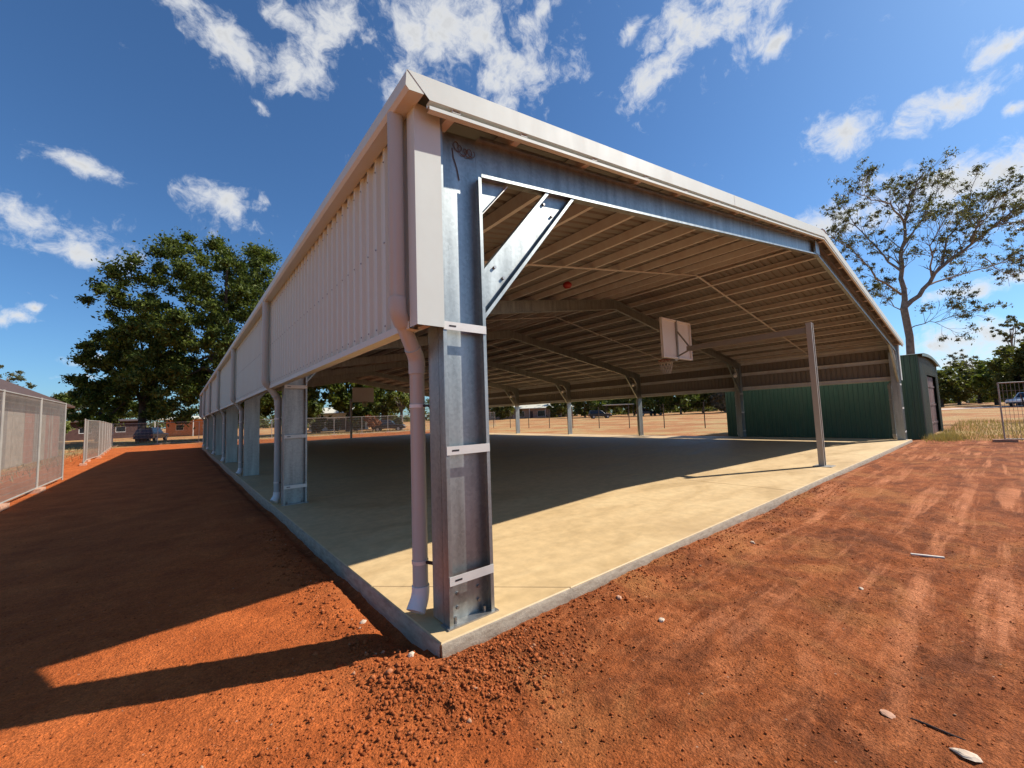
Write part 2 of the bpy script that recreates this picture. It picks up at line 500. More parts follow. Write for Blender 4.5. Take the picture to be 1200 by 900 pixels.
# ------------------------------------------------------------------ mesh helpers
class MB:
    def __init__(self):
        self.v = []
        self.f = []

    def add(self, vs, fs):
        n = len(self.v)
        self.v.extend([tuple(p) for p in vs])
        self.f.extend([tuple(i + n for i in f) for f in fs])
        return self

    def box(self, lo, hi):
        x0, y0, z0 = lo
        x1, y1, z1 = hi
        return self.add([(x0, y0, z0), (x1, y0, z0), (x1, y1, z0), (x0, y1, z0), (x0, y0, z1), (x1, y0, z1), (x1, y1, z1), (x0, y1, z1)],
                        [(0, 3, 2, 1), (4, 5, 6, 7), (0, 1, 5, 4), (1, 2, 6, 5), (2, 3, 7, 6), (3, 0, 4, 7)])

    def prism(self, pts, vec):
        """closed polygon (3-D points) pushed along vec"""
        n = len(pts)
        vec = Vector(vec)
        a = [Vector(p) for p in pts]
        return self.add(a + [p + vec for p in a],
                        [tuple(range(n - 1, -1, -1)), tuple(range(n, 2 * n))] + [(i, (i + 1) % n, n + (i + 1) % n, n + i) for i in range(n)])

    def strip(self, pts, vec):
        n = len(pts)
        vec = Vector(vec)
        a = [Vector(p) for p in pts]
        return self.add(a + [p + vec for p in a], [(i, i + 1, n + i + 1, n + i) for i in range(n - 1)])

    def bar(self, a, b, w, h, up=(0, 0, 1)):
        a, b = Vector(a), Vector(b)
        d = (b - a).normalized()
        u = Vector(up)
        s = d.cross(u)
        if s.length < 1e-4:
            s = d.cross(Vector((1, 0, 0)))
        s.normalize()
        u = s.cross(d)
        pts = [a + s * (w / 2 * i) + u * (h / 2 * j) for i, j in ((-1, -1), (1, -1), (1, 1), (-1, 1))]
        return self.prism(pts, b - a)

    def csec(self, a, b, dvec, fvec, depth, flange, lip, t=0.004, cut=None):
        """lipped channel from a to b (centre line of the outside of the web); dvec along the web, fvec along the flanges"""
        a, b = Vector(a), Vector(b)
        D, Fv = Vector(dvec).normalized(), Vector(fvec).normalized()
        h = depth / 2
        o = [(-h, 0), (h, 0), (h, flange), (h - lip, flange), (h - lip, flange - t), (h - t, flange - t), (h - t, t), (-h + t, t), (-h + t, flange - t),
             (-h + lip, flange - t), (-h + lip, flange), (-h, flange)]
        n = len(o)
        va = [a + D * x + Fv * y for x, y in o]
        vb = [b + D * x + Fv * y for x, y in o]
        fs = [(i, (i + 1) % n, n + (i + 1) % n, n + i) for i in range(n)]
        for off, flip in ((0, False), (n, True)):
            caps = [(0, 1, 6, 7), (1, 2, 5, 6), (2, 3, 4, 5), (0, 7, 8, 11), (8, 9, 10, 11)]
            fs += [tuple(i + off for i in (c if flip else c[::-1])) for c in caps]
        return self.add(va + vb, fs)

    def tube(self, pts, rads, n=10, cap=True):
        pts = [Vector(p) for p in pts]
        if isinstance(rads, (int, float)):
            rads = [rads] * len(pts)
        vs, fs = [], []
        prev = None
        for i, p in enumerate(pts):
            d = ((pts[min(i + 1, len(pts) - 1)] - p).normalized() + (p - pts[max(i - 1, 0)]).normalized())
            if d.length < 1e-6:
                d = Vector((0, 0, 1))
            d.normalize()
            if prev is None:
                u = d.orthogonal().normalized()
            else:
                u = (prev - d * prev.dot(d))
                u = u.normalized() if u.length > 1e-6 else d.orthogonal().normalized()
            prev = u
            w = d.cross(u)
            for k in range(n):
                a = 2 * math.pi * k / n
                vs.append(p + (u * math.cos(a) + w * math.sin(a)) * rads[i])
        for i in range(len(pts) - 1):
            for k in range(n):
                fs.append((i * n + k, i * n + (k + 1) % n, (i + 1) * n + (k + 1) % n, (i + 1) * n + k))
        if cap:
            fs.append(tuple(range(n - 1, -1, -1)))
            fs.append(tuple(range((len(pts) - 1) * n, len(pts) * n)))
        return self.add(vs, fs)

    def mirror_x(self, w):
        self.v = [(w - x, y, z) for x, y, z in self.v]
        self.f = [tuple(reversed(f)) for f in self.f]
        return self

    def mesh(self, name, mat, smooth=False):
        me = bpy.data.meshes.new(name)
        me.from_pydata(self.v, [], self.f)
        me.materials.append(M[mat] if isinstance(mat, str) else mat)
        if smooth:
            me.polygons.foreach_set('use_smooth', [True] * len(me.polygons))
            if hasattr(me, 'set_sharp_from_angle'):
                me.set_sharp_from_angle(angle=RAD(40))
        me.update()
        return me


def link(name, me, parent=None, loc=None, rot=None, scale=None):
    o = bpy.data.objects.new(name, me)
    col.objects.link(o)
    if parent is not None:
        o.parent = parent
    if loc is not None:
        o.location = loc
    if rot is not None:
        o.rotation_euler = rot
    if scale is not None:
        o.scale = scale
    return o


def part(name, mb, mat, parent, smooth=False, loc=None, rot=None):
    return link(name, mb.mesh(name, mat, smooth), parent, loc, rot)


def thing(name, label, cat, loc=(0, 0, 0), rz=0.0, group=None):
    o = bpy.data.objects.new(name, None)
    o.empty_display_size = 0.3
    col.objects.link(o)
    o.location = loc
    o.rotation_euler = (0, 0, rz)
    tag(o, label, cat, group)
    return o


def tag(o, label, cat, group=None):
    o['label'] = label
    o['category'] = cat
    if group:
        o['group'] = group
    return o


def copy_tree(o, parent=None):
    c = o.copy()
    col.objects.link(c)
    c.parent = parent
    for ch in o.children:
        copy_tree(ch, c)
    return c


def bevel(o, w, seg=2):
    b = o.modifiers.new('bevel', 'BEVEL')
    b.width = w
    b.segments = seg
    b.limit_method = 'ANGLE'
    return o


def vnoise(x, y, seed=0):
    """2-D value noise"""
    xi, yi = np.floor(x).astype(np.int64), np.floor(y).astype(np.int64)
    xf, yf = x - xi, y - yi
    u, v = xf * xf * (3 - 2 * xf), yf * yf * (3 - 2 * yf)

    def h(i, j):
        n = (i * 374761393 + j * 668265263 + seed * 1442695041) & 0xffffffff
        n = ((n ^ (n >> 13)) * 1274126177) & 0xffffffff
        return ((n ^ (n >> 16)) & 0xffff) / 65535.0
    return (h(xi, yi) * (1 - u) + h(xi + 1, yi) * u) * (1 - v) + (h(xi, yi + 1) * (1 - u) + h(xi + 1, yi + 1) * u) * v


def fbm(x, y, oct=4, seed=0, gain=0.5):
    s, a, t = 0.0, 1.0, 0.0
    for i in range(oct):
        s = s + a * vnoise(x * 2 ** i, y * 2 ** i, seed + i * 17)
        t += a
        a *= gain
    return s / t


# ------------------------------------------------------------------ building sizes (metres)
W = 21.40            # slab width, along X
LB = 36.30           # slab length, along Y
BAY = 6.0
CI = 0.136           # column inset from the side of the slab
FY = 0.110           # front plane of the first frame
CD = 0.40            # channel depth
FL = 0.080           # flange
RD = 0.36            # rafter depth
PD = 0.155           # purlin depth
SL = 0.1645          # roof slope
TH = math.atan(SL)


def roof_z(x):
    """top of the barge line"""
    x = min(x, W - x)
    return 4.006 + SL * x


def raft_b(x):
    x = min(x, W - x)
    return 3.45 + SL * x


# ------------------------------------------------------------------ ground
def ground_z(X, Y):
    z = GZ + (fbm(X * 0.35, Y * 0.35, 4, 1) - 0.5) * 0.07
    near = np.exp(-((X / 14.0) ** 2 + (Y / 12.0) ** 2))
    rolled = 1 - 0.65 * np.clip((0.4 - X) / 0.8, 0, 1)
    z = z + near * ((fbm(X * 2.2, Y * 2.2, 4, 5) - 0.5) * 0.045 * rolled + (fbm(X * 9, Y * 9, 3, 9) - 0.5) * 0.024 * rolled + (fbm(X * 26, Y * 26, 3, 13) - 0.5) * 0.016)
    dx = np.maximum(np.maximum(-X, X - W), 0)
    dy = np.maximum(np.maximum(-Y, Y - LB), 0)
    d = np.sqrt(dx * dx + dy * dy)
    # loose clods thrown up along the front edge and at the near corner
    heap = np.exp(-((d - 0.22) / 0.20) ** 2) * (Y < 0.3)
    z = z + heap * (0.035 + 0.05 * (fbm(X * 1.3, Y * 1.3, 3, 21) - 0.3)) * (Y < 0.2)
    rough = np.exp(-(((X - 0.0) / 0.9) ** 2 + ((Y + 0.55) / 0.55) ** 2))
    z = z + rough * (fbm(X * 14, Y * 14, 3, 31) - 0.45) * 0.05
    # little trench scraped out along the left edge
    tr = np.exp(-((X + 0.07) / 0.085) ** 2) * np.clip((Y - 0.0) / 0.5, 0, 1) * (Y < 30)
    z = z - tr * (0.035 + 0.05 * fbm(X * 3, Y * 3, 3, 41))
    bank = np.exp(-((X + 0.36) / 0.12) ** 2) * np.clip((Y + 0.1) / 0.4, 0, 1) * np.clip((8 - Y) / 2, 0, 1)
    z = z + bank * (0.0 + 0.06 * fbm(X * 6, Y * 6, 3, 43) * fbm(X * 1.5, Y * 1.5, 2, 44))
    # wheel ruts in front of the slab
    for c0, sl in ((-1.25, -0.10), (-1.75, -0.10), (-2.9, -0.16), (-3.4, -0.16)):
        r = np.exp(-((Y - (c0 + sl * X + 0.08 * np.sin(X * 0.7))) / 0.15) ** 2) * (X > 1.2)
        z = z - r * 0.022 * (0.5 + fbm(X * 3, Y * 3, 2, 51))
    # under the slab stay well below it, and let the paddock rise a little further off
    inside = (X > 0.02) & (X < W - 0.02) & (Y > 0.02) & (Y < LB - 0.02)
    z = np.where(inside, np.minimum(z, -0.16), z)
    far = np.sqrt(np.maximum(X - 26, 0) ** 2 + np.maximum(Y - 60, 0) ** 2)
    z = z + np.clip(far / 80.0, 0, 1) * 0.85
    return z


def axis(lo, hi, step, far, growth):
    a = list(np.arange(lo, hi + 1e-6, step))
    s = step
    x = hi
    while x < far:
        s *= growth
        x += s
        a.append(x)
    s = step
    x = lo
    while x > -far:
        s *= growth
        x -= s
        a.insert(0, x)
    return np.array(a)


gx = axis(-4.6, 6.5, 0.021, 1500, 1.09)
gy = axis(-3.2, 3.6, 0.021, 1500, 1.09)
GXX, GYY = np.meshgrid(gx, gy)
GZZ = ground_z(GXX, GYY)
nx, ny = len(gx), len(gy)
verts = np.stack([GXX.ravel(), GYY.ravel(), GZZ.ravel()], 1)
ii = (np.arange(ny - 1)[:, None] * nx + np.arange(nx - 1)[None, :]).ravel()
quads = np.stack([ii, ii + 1, ii + nx + 1, ii + nx], 1)


def np_mesh(name, verts, quads, mat, smooth=False):
    me = bpy.data.meshes.new(name)
    k = quads.shape[1]
    me.vertices.add(len(verts))
    me.vertices.foreach_set('co', np.asarray(verts, np.float32).ravel())
    me.loops.add(len(quads) * k)
    me.loops.foreach_set('vertex_index', np.asarray(quads, np.int32).ravel())
    me.polygons.add(len(quads))
    me.polygons.foreach_set('loop_start', np.arange(0, len(quads) * k, k, dtype=np.int32))
    if smooth:
        me.polygons.foreach_set('use_smooth', np.ones(len(quads), bool))
    me.update(calc_edges=True)
    me.materials.append(M[mat])
    return me


g = link('ground', np_mesh('ground', verts, quads, 'red_soil', True))
g['kind'] = 'structure'
g['label'] = 'red dirt ground running out to tan paddock'


def gz1(x, y):
    return float(ground_z(np.array([x], float), np.array([y], float))[0])


# loose clods and grit over the foreground
def clods():
    rs = np.random.RandomState(11)
    ico = []
    t = (1 + 5 ** .5) / 2
    for a, b in ((-1, t), (1, t), (-1, -t), (1, -t)):
        ico += [(a, b, 0), (0, a, b), (b, 0, a)]
    ico = np.array(ico) / math.sqrt(1 + t * t)
    fs = []
    for i in range(12):
        for j in range(i + 1, 12):
            for k in range(j + 1, 12):
                if all(np.linalg.norm(ico[p] - ico[q]) < 1.1 for p, q in ((i, j), (j, k), (i, k))):
                    n = np.cross(ico[j] - ico[i], ico[k] - ico[i])
                    fs.append((i, j, k) if n @ ico[i] > 0 else (i, k, j))
    fs = np.array(fs)
    P = []
    # general scatter, then the crumbly strip by the front edge, the bank on the left, the heap at the corner
    n = 24000
    r = 0.9 + 9.0 * rs.rand(n) ** 1.6
    a = rs.uniform(-0.75, 1.65, n)
    P.append(np.stack([CAM.x + r * np.sin(a), CAM.y + r * np.cos(a), 0.0022 + 0.0065 * rs.rand(n) ** 3.5], 1))
    n = 2600
    xx = 9 * rs.rand(n) ** 1.6
    P.append(np.stack([xx, -0.05 - 0.5 * rs.rand(n) ** 1.5, 0.003 + 0.012 * rs.rand(n) ** 3.0], 1))
    n = 1500
    P.append(np.stack([-0.36 + 0.12 * rs.randn(n), -0.2 + 5 * rs.rand(n) ** 1.5, 0.003 + 0.017 * rs.rand(n) ** 3.0], 1))
    n = 3600
    P.append(np.stack([0.05 + 0.42 * rs.randn(n), -0.36 + 0.20 * rs.randn(n), 0.003 + 0.012 * rs.rand(n) ** 3.2], 1))
    n = 1200
    P.append(np.stack([-0.9 + 0.5 * rs.randn(n), -0.1 + 0.5 * rs.randn(n), 0.003 + 0.008 * rs.rand(n) ** 2.6], 1))
    P = np.concatenate(P)
    ok = ~((P[:, 0] > -0.02) & (P[:, 1] > -0.02))
    P = P[ok]
    z = ground_z(P[:, 0], P[:, 1])
    n = len(P)
    sc = P[:, 2:3, None] * rs.uniform(0.65, 1.25, (n, 1, 3)) * np.array([1, 1, 0.75])
    V = ico[None] * (1 + rs.uniform(-0.42, 0.42, (n, 12, 1))) * sc
    an = rs.uniform(0, 6.28, n)
    c, s = np.cos(an)[:, None], np.sin(an)[:, None]
    X = V[:, :, 0] * c - V[:, :, 1] * s + P[:, 0:1]
    Y = V[:, :, 0] * s + V[:, :, 1] * c + P[:, 1:2]
    Z = V[:, :, 2] + z[:, None] + P[:, 2:3] * 0.25
    verts = np.stack([X.ravel(), Y.ravel(), Z.ravel()], 1)
    tri = (np.arange(n)[:, None, None] * 12 + fs[None]).reshape(-1, 3)
    o = link('gravel', np_mesh('gravel', verts, tri, 'soil_clod'))
    o['kind'] = 'stuff'
    tag(o, 'loose red clods and grit scattered over the dirt', 'gravel')


clods()


def rock(name, label, loc, size, mat, seed, rz=0.0):
    r = random.Random(seed)
    mb = MB()
    n, k = 9, 5
    vs = []
    for j in range(k):
        ph = -0.9 + 1.9 * j / (k - 1)
        rr = math.cos(ph * 0.95)
        for i in range(n):
            a = 2 * math.pi * i / n
            q = 1 + r.uniform(-0.22, 0.22)
            vs.append((size[0] * rr * q * math.cos(a), size[1] * rr * q * math.sin(a), size[2] * math.sin(ph) * (1 + r.uniform(-0.15, 0.15))))
    fs = [(j * n + i, j * n + (i + 1) % n, (j + 1) * n + (i + 1) % n, (j + 1) * n + i) for j in range(k - 1) for i in range(n)]
    fs += [tuple(range(n - 1, -1, -1)), tuple(range((k - 1) * n, k * n))]
    mb.add(vs, fs)
    o = link(name, mb.mesh(name, mat), None, (loc[0], loc[1], gz1(*loc) + size[2] * 0.45), (0, 0, rz))
    tag(o, label, 'stone')
    return o


rock('flat_stone', 'pale flat stone at the lower right, below the dark stick', (1.425, -2.30), (0.030, 0.048, 0.009), 'pale_rock', 1, 0.2)
rock('loose_stone', 'pale stone in the dirt beside the dark stick', (1.51, -2.02), (0.034, 0.026, 0.006), 'pink_rock', 2, 1.0)
rock('loose_stone', 'small pale pebble in the dirt between slab edge and stick', (1.52, -0.72), (0.030, 0.020, 0.012), 'pale_rock', 3, 0.2)
rock('loose_stone', 'pinkish stone lying beside the front slab edge', (1.52, -0.33), (0.034, 0.022, 0.012), 'pink_rock', 4, 0.8)
rock('loose_stone', 'pale stone against the slab edge halfway to the hoop post', (3.95, -0.48), (0.035, 0.022, 0.014), 'pale_rock', 5, 0.8)
rock('loose_stone', 'small pale stone out on the wheel tracks', (3.28, -1.60), (0.030, 0.016, 0.010), 'pale_rock', 6, 0.3)
rock('loose_stone', 'pale lump in the shaded trench by the left slab edge', (-0.20, 0.93), (0.032, 0.02, 0.014), 'pale_rock', 8, 0.5)
rock('loose_stone', 'pale pebble in shade beside the near slab corner', (-0.16, 0.12), (0.025, 0.02, 0.018), 'pale_rock', 9, 0.5)

mb = MB()
pts = []
for i in range(7):
    t = i / 6
    pts.append((t * 0.19 - 0.095, 0.003 * math.sin(t * 5), 0.002 * math.cos(t * 4)))
mb.tube(pts, [0.004, 0.005, 0.005, 0.0045, 0.005, 0.0045, 0.003], 7)
STX, STY, STA = 1.56, -2.195, RAD(-88)
tag(link('stick', mb.mesh('stick', 'stick_bark', True), None, (STX, STY, gz1(STX, STY) + 0.008), (0, 0, STA)), 'short dark stick lying on the red dirt at lower right', 'stick')
mb = MB().box((-0.13, -0.016, -0.008), (0.13, 0.016, 0.008))
o = bevel(link('timber_offcut', mb.mesh('timber_offcut', 'white_scrap'), None, (4.76, -1.88, gz1(4.76, -1.88) + 0.012), (0, 0, RAD(-71))), 0.004)
tag(o, 'pale offcut lying flat on the dirt at right', 'offcut')

# ------------------------------------------------------------------ slab
base = MB()
base.box((0.004, 0.004, -0.42), (W - 0.004, LB - 0.004, -0.012))
slab = part('concrete_slab', base, 'concrete_edge', None)
slab['kind'] = 'structure'
slab['label'] = 'pale concrete slab under the open shed'


def slab_panel(poly):
    """one pour: polygon in plan with eased top edges"""
    c = Vector((sum(p[0] for p in poly) / len(poly), sum(p[1] for p in poly) / len(poly), 0))
    q = [Vector((x, y, 0)) for x, y in poly]

    def inset(d):
        out = []
        n = len(q)
        for i in range(n):
            a, b, e = q[i - 1], q[i], q[(i + 1) % n]
            d1, d2 = (b - a).normalized(), (e - b).normalized()
            n1, n2 = Vector((-d1.y, d1.x, 0)), Vector((-d2.y, d2.x, 0))
            k = (n1 + n2).normalized()
            out.append(b + k * (d / max(0.3, k.dot(n1))))
        return out
    rings = [(0.003, -0.20), (0.003, -0.008), (0.010, 0.0)]
    vs = []
    for d, z in rings:
        vs += [(p.x, p.y, z) for p in inset(d)]
    n = len(q)
    fs = [(r * n + i, r * n + (i + 1) % n, (r + 1) * n + (i + 1) % n, (r + 1) * n + i) for r in range(2) for i in range(n)]
    fs.append(tuple(range(2 * n, 3 * n)))
    mb = MB().add(vs, fs)
    return part('slab_panel', mb, 'concrete', slab)


CK = 1.29
slab_panel([(0, 0), (CK, 0), (0, CK)])
xs = [0, 7.13, 14.27, W]
ys = [0, 9.1, 18.15, 27.2, LB]
for i in range(3):
    for j in range(4):
        if i == 0 and j == 0:
            slab_panel([(CK, 0), (xs[1], 0), (xs[1], ys[1]), (0, ys[1]), (0, CK)])
        else:
            slab_panel([(xs[i], ys[j]), (xs[i + 1], ys[j]), (xs[i + 1], ys[j + 1]), (xs[i], ys[j + 1])])
# rough formed edge: cement face on the two visible sides, a little proud, wavy
for side in (0, 1):
    L_ = W if side == 0 else LB
    n = 260 if side == 0 else 320
    t = np.linspace(0, 1, n) ** 1.7 * (L_ - 0.01) + 0.005
    vs, fs = [], []
    for i, s in enumerate(t):
        wv = 0.004 * (vnoise(np.array([s * 3.0]), np.array([0.5 + side]), 3)[0] - 0.2)
        step = 0.006 if (side == 0 and s > CK) else 0.0
        for z, o_ in ((-0.006, 0.0), (-0.014, 0.006), (-0.10, 0.010 + wv), (-0.40, 0.016 + wv)):
            p = (s, -o_ - step, z) if side == 0 else (-o_, s, z)
            vs.append(p)
    for i in range(n - 1):
        for k in range(3):
            a = i * 4 + k
            fs.append((a, a + 1, a + 5, a + 4) if side == 0 else (a, a + 4, a + 5, a + 1))
    part('slab_edge', MB().add(vs, fs), 'concrete_edge', slab, True)

# ------------------------------------------------------------------ the open shed
shed = thing('open_sided_shed', 'big open-sided steel shed with cream roof and cladding over the slab', 'shed', (0, 0, 0))


def both(mb_fn, name, mat, parent, smooth=False):
    a = part(name, mb_fn(), mat, parent, smooth)
    b = part(name, mb_fn().mirror_x(W), mat, parent, smooth)
    return a, b


frames_y = [FY + BAY * k for k in range(7)]
for k, y in enumerate(frames_y):
    openf = -1 if k in (0, 1) else 1          # the two nearest frames turn their open side to the front
    for side in (0, 1):
        def put(name, mb, mat, parent, smooth=False):
            if side:
                mb.mirror_x(W)
            return part(name, mb, mat, parent, smooth)
        webY = y + FL if openf < 0 else y
        zi_ = raft_b(CI + CD)
        fv = (0, openf, 0)
        c = put('column', MB().csec((CI + CD / 2, webY, 0.012), (CI + CD / 2, webY, raft_b(CI + CD) - 0.0085), (1, 0, 0), fv, CD, FL, 0.03), 'galvanised', shed)
        ylip = webY + openf * FL
        if k < 2:      # a second channel back to back with the first
            put('column', MB().csec((CI + CD / 2, webY + 0.004, 0.013), (CI + CD / 2, webY + 0.004, zi_ - 0.0085), (1, 0, 0), (0, 1, 0), CD, 0.16, 0.03), 'galvanised', shed)
        # base plate, bolts, straps
        put('base_plate', MB().box((CI - 0.02, min(webY, ylip) - 0.015, 0.0), (CI + CD + 0.03, max(webY, ylip) + 0.015, 0.012)), 'galvanised_dull', c)
        if k < 3:
            for bx_, by_ in ((CI + 0.07, 0.5), (CI + CD - 0.07, 0.5)):
                yb = webY + openf * FL * by_
                put('anchor_bolt', MB().tube([(bx_, yb, 0.012), (bx_, yb, 0.055)], 0.014, 6), 'bolt_steel', c)
            for bz in (0.10, 0.2):
                for bx_ in (CI + 0.11, CI + CD - 0.10):
                    put('bolt_head', MB().tube([(bx_, webY + openf * 0.004, bz), (bx_, webY + openf * 0.018, bz)], 0.013, 6), 'bolt_steel', c)
            yy = sorted((ylip + openf * 0.0015, ylip + openf * 0.0055))
            for z in (0.33, 1.27, 2.22):
                put('strap', MB().box((CI + 0.004, yy[0], z - 0.032), (CI + CD - 0.002, yy[1], z + 0.032)), 'strap_steel', c)
                put('strap_slot', MB().box((CI + 0.05, yy[0] - 0.002, z - 0.006), (CI + 0.11, yy[1] + 0.002, z + 0.006)), 'dark_metal', c)
        # knee joint: web plate, outer flange and lip carried up to the rafter top
        top = raft_b(CI) + RD
        zi = raft_b(CI + CD)
        kj = MB()
        kj.prism([(CI, webY, zi - 0.008), (CI + CD, webY, zi - 0.008), (CI + CD, webY, raft_b(CI + CD) + RD), (CI, webY, top)], (0, openf * 0.004, 0))
        kj.prism([(CI, webY + openf * 0.004, zi - 0.008), (CI + 0.004, webY + openf * 0.004, zi - 0.008), (CI + 0.004, webY + openf * 0.004, top), (CI, webY + openf * 0.004, top)], (0, openf * (FL - 0.004), 0))
        kj.prism([(CI, ylip, zi - 0.008), (CI + 0.03, ylip, zi - 0.008), (CI + 0.03, ylip, top), (CI, ylip, top)], (0, -openf * 0.004, 0))
        put('knee_joint', kj, 'galvanised', shed)
        # rafter
        x0, x1 = CI + CD + 0.002, W / 2 - 0.01
        nrm = Vector((-SL, 0, 1)).normalized()
        off = RD / 2
        a = Vector((x0, webY, raft_b(x0) + off / math.cos(TH)))
        b = Vector((x1, webY, raft_b(x1) + off / math.cos(TH)))
        r = put('rafter', MB().csec(a, b, (0, 0, 1), fv, RD / math.cos(TH), FL, 0.03), 'galvanised', shed)
        if k == 0 and side == 0:
            ap = MB().box((W / 2 - 0.16, ylip - 0.012, raft_b(W / 2) + 0.01), (W / 2 + 0.16, ylip - 0.004, raft_b(W / 2) + RD - 0.03))
            part('apex_plate', ap, 'galvanised', shed)
        # knee brace
        A = Vector((CI + CD + 0.004, 0, 2.53))
        B = Vector((1.52, 0, raft_b(1.52) - 0.002))
        d = (B - A).normalized()
        per = Vector((-d.z, 0, d.x))
        bw = 0.27
        ends = []
        yw = webY - openf * 0.0 + openf * 0.012
        # both ends are cut to the column and the rafter
        br = MB()
        h = bw / 2

        def hitcol(off_):
            p0 = A + per * off_
            t_ = (CI + CD + 0.003 - p0.x) / d.x
            return p0 + d * t_

        def hitraf(off_):
            p0 = A + per * off_
            # z = raft_b(x)
            t_ = (3.45 + SL * p0.x - 0.003 - p0.z) / (d.z - SL * d.x)
            return p0 + d * t_
        wb = [hitcol(-h), hitraf(-h), hitraf(h), hitcol(h)]
        fd = FL - 0.02
        br.prism([(p.x, yw, p.z) for p in wb], (0, openf * 0.004, 0))
        for s_ in (-1, 1):
            q = [hitcol(s_ * h), hitraf(s_ * h), hitraf(s_ * (h - 0.004)), hitcol(s_ * (h - 0.004))]
            br.prism([(p.x, yw + openf * 0.004, p.z) for p in q], (0, openf * (fd - 0.004), 0))
            q = [hitcol(s_ * (h - 0.004)), hitraf(s_ * (h - 0.004)), hitraf(s_ * (h - 0.028)), hitcol(s_ * (h - 0.028))]
            br.prism([(p.x, yw + openf * (fd - 0.004), p.z) for p in q], (0, openf * 0.004, 0))
        kb = put('knee_brace', br, 'galvanised', shed)
        if k < 2:
            for off_, t_ in ((0.06, 0.2), (-0.06, 0.2), (0.07, 0.85), (-0.07, 0.85)):
                p = A.lerp(B, t_) + per * off_
                put('bolt_head', MB().tube([(p.x, yw + openf * 0.004, p.z), (p.x, yw + openf * 0.02, p.z)], 0.015, 6), 'bolt_steel', kb)
        # small haunch gusset in the corner
        gs = MB().prism([(CI + CD + 0.003, yw, zi - 0.33), (CI + CD + 0.003, yw, zi - 0.006), (CI + CD + 0.32, yw, raft_b(CI + CD + 0.32) - 0.006)], (0, openf * 0.006, 0))
        gu = put('gusset', gs, 'galvanised', shed)
        put('gusset_lip', MB().bar((CI + CD + 0.006, yw + openf * 0.022, zi - 0.325), (CI + CD + 0.315, yw + openf * 0.022, raft_b(CI + CD + 0.32) - 0.012), 0.03, 0.006, (0.7, 0, -0.7)), 'strap_steel', gu)
        # plain white oval fitting beside the brace
        if 0 < k < 6:
            lf = MB()
            lf.tube([(1.02, y - 0.02, 3.18), (1.10, y - 0.07, 3.10)], [0.10, 0.085], 12)
            put('white_fitting', lf, 'fitting_white', shed)

# purlins, one object per bay and line
px_lines = [0.16, 0.86] + [0.86 + 0.98 * i for i in range(1, 10)] + [W / 2 - 0.22]
nrmL = Vector((-SL, 0, 1)).normalized()
alongL = Vector((1, 0, SL)).normalized()
for side in (0, 1):
    meshes = []
    for (ya, yb) in ((-0.045, BAY + FY - 0.004), (FY + BAY, FY + 2 * BAY - 0.004), (FY + 5 * BAY, LB + 0.045)):
        mb = MB().csec((0, ya, 0), (0, yb, 0), nrmL, alongL, PD, 0.072, 0.018, 0.003)
        if side:
            mb.mirror_x(0.0)
        meshes.append((mb.mesh('purlin', 'purlin_steel'), ya))
    for x in px_lines:
        z = raft_b(x) + (RD + PD / 2) / math.cos(TH) + 0.006
        for bay in range(6):
            me = meshes[0][0] if bay == 0 else meshes[2][0] if bay == 5 else meshes[1][0]
            dy = 0 if bay in (0, 5) else BAY * (bay - 1)
            link('purlin', me, shed, (W - x if side else x, dy, z))
# purlin bridging, mid-bay
for bay in range(6):
    y = FY + BAY * (bay + 0.5)

    def brg():
        z0 = raft_b(0.2) + 0.4 + 0.01
        return MB().bar((0.2, y, raft_b(0.2) + RD - 0.008), (W / 2 - 0.01, y, raft_b(W / 2) + RD - 0.008), 0.05, 0.02)
    both(brg, 'bridging', 'purlin_steel', shed)

# roof sheets
PITCH = 0.19
prof = []
for i in range(4):
    for q, hh in ((0.0, 0.0), (0.058, 0.0), (0.074, 0.033), (0.112, 0.033), (0.128, 0.0)):
        prof.append((i * PITCH + q, hh))
prof.append((4 * PITCH, 0.0))
NS = 48
YS0, YS1 = -0.05, LB + 0.05
swid = (YS1 - YS0) / NS
ky = swid / (4 * PITCH)
off = RD + PD + 0.010


def sheet_z(x):
    return raft_b(x) + off / math.cos(TH) + 0.004


for side in (0, 1):
    vs = []
    for x in (-0.07, W / 2 - 0.005):
        for q, hh in prof:
            vs.append((x - hh * math.sin(TH), q * ky, sheet_z(x) if x > 0 else 3.45 + SL * x + off / math.cos(TH) + 0.004 + hh * 0))
    n = len(prof)
    for j in range(2):
        for i, (q, hh) in enumerate(prof):
            x_, y_, z_ = vs[j * n + i]
            vs[j * n + i] = (x_, y_, z_ + hh * math.cos(TH))
    mb = MB().add(vs, [(i, n + i, n + i + 1, i + 1) for i in range(n - 1)])
    if side:
        mb.mirror_x(0.0)
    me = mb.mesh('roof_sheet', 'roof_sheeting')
    for i in range(NS):
        link('roof_sheet', me, shed, (W if side else 0, YS0 + i * swid, 0))
# ridge cap
rc = MB()
zt = sheet_z(W / 2) + 0.035
rc.strip([(W / 2 - 0.22, YS0 - 0.02, zt - 0.22 * SL), (W / 2, YS0 - 0.02, zt), (W / 2 + 0.22, YS0 - 0.02, zt - 0.22 * SL)], (0, YS1 - YS0 + 0.04, 0))
part('ridge_cap', rc, 'cream_steel', shed)

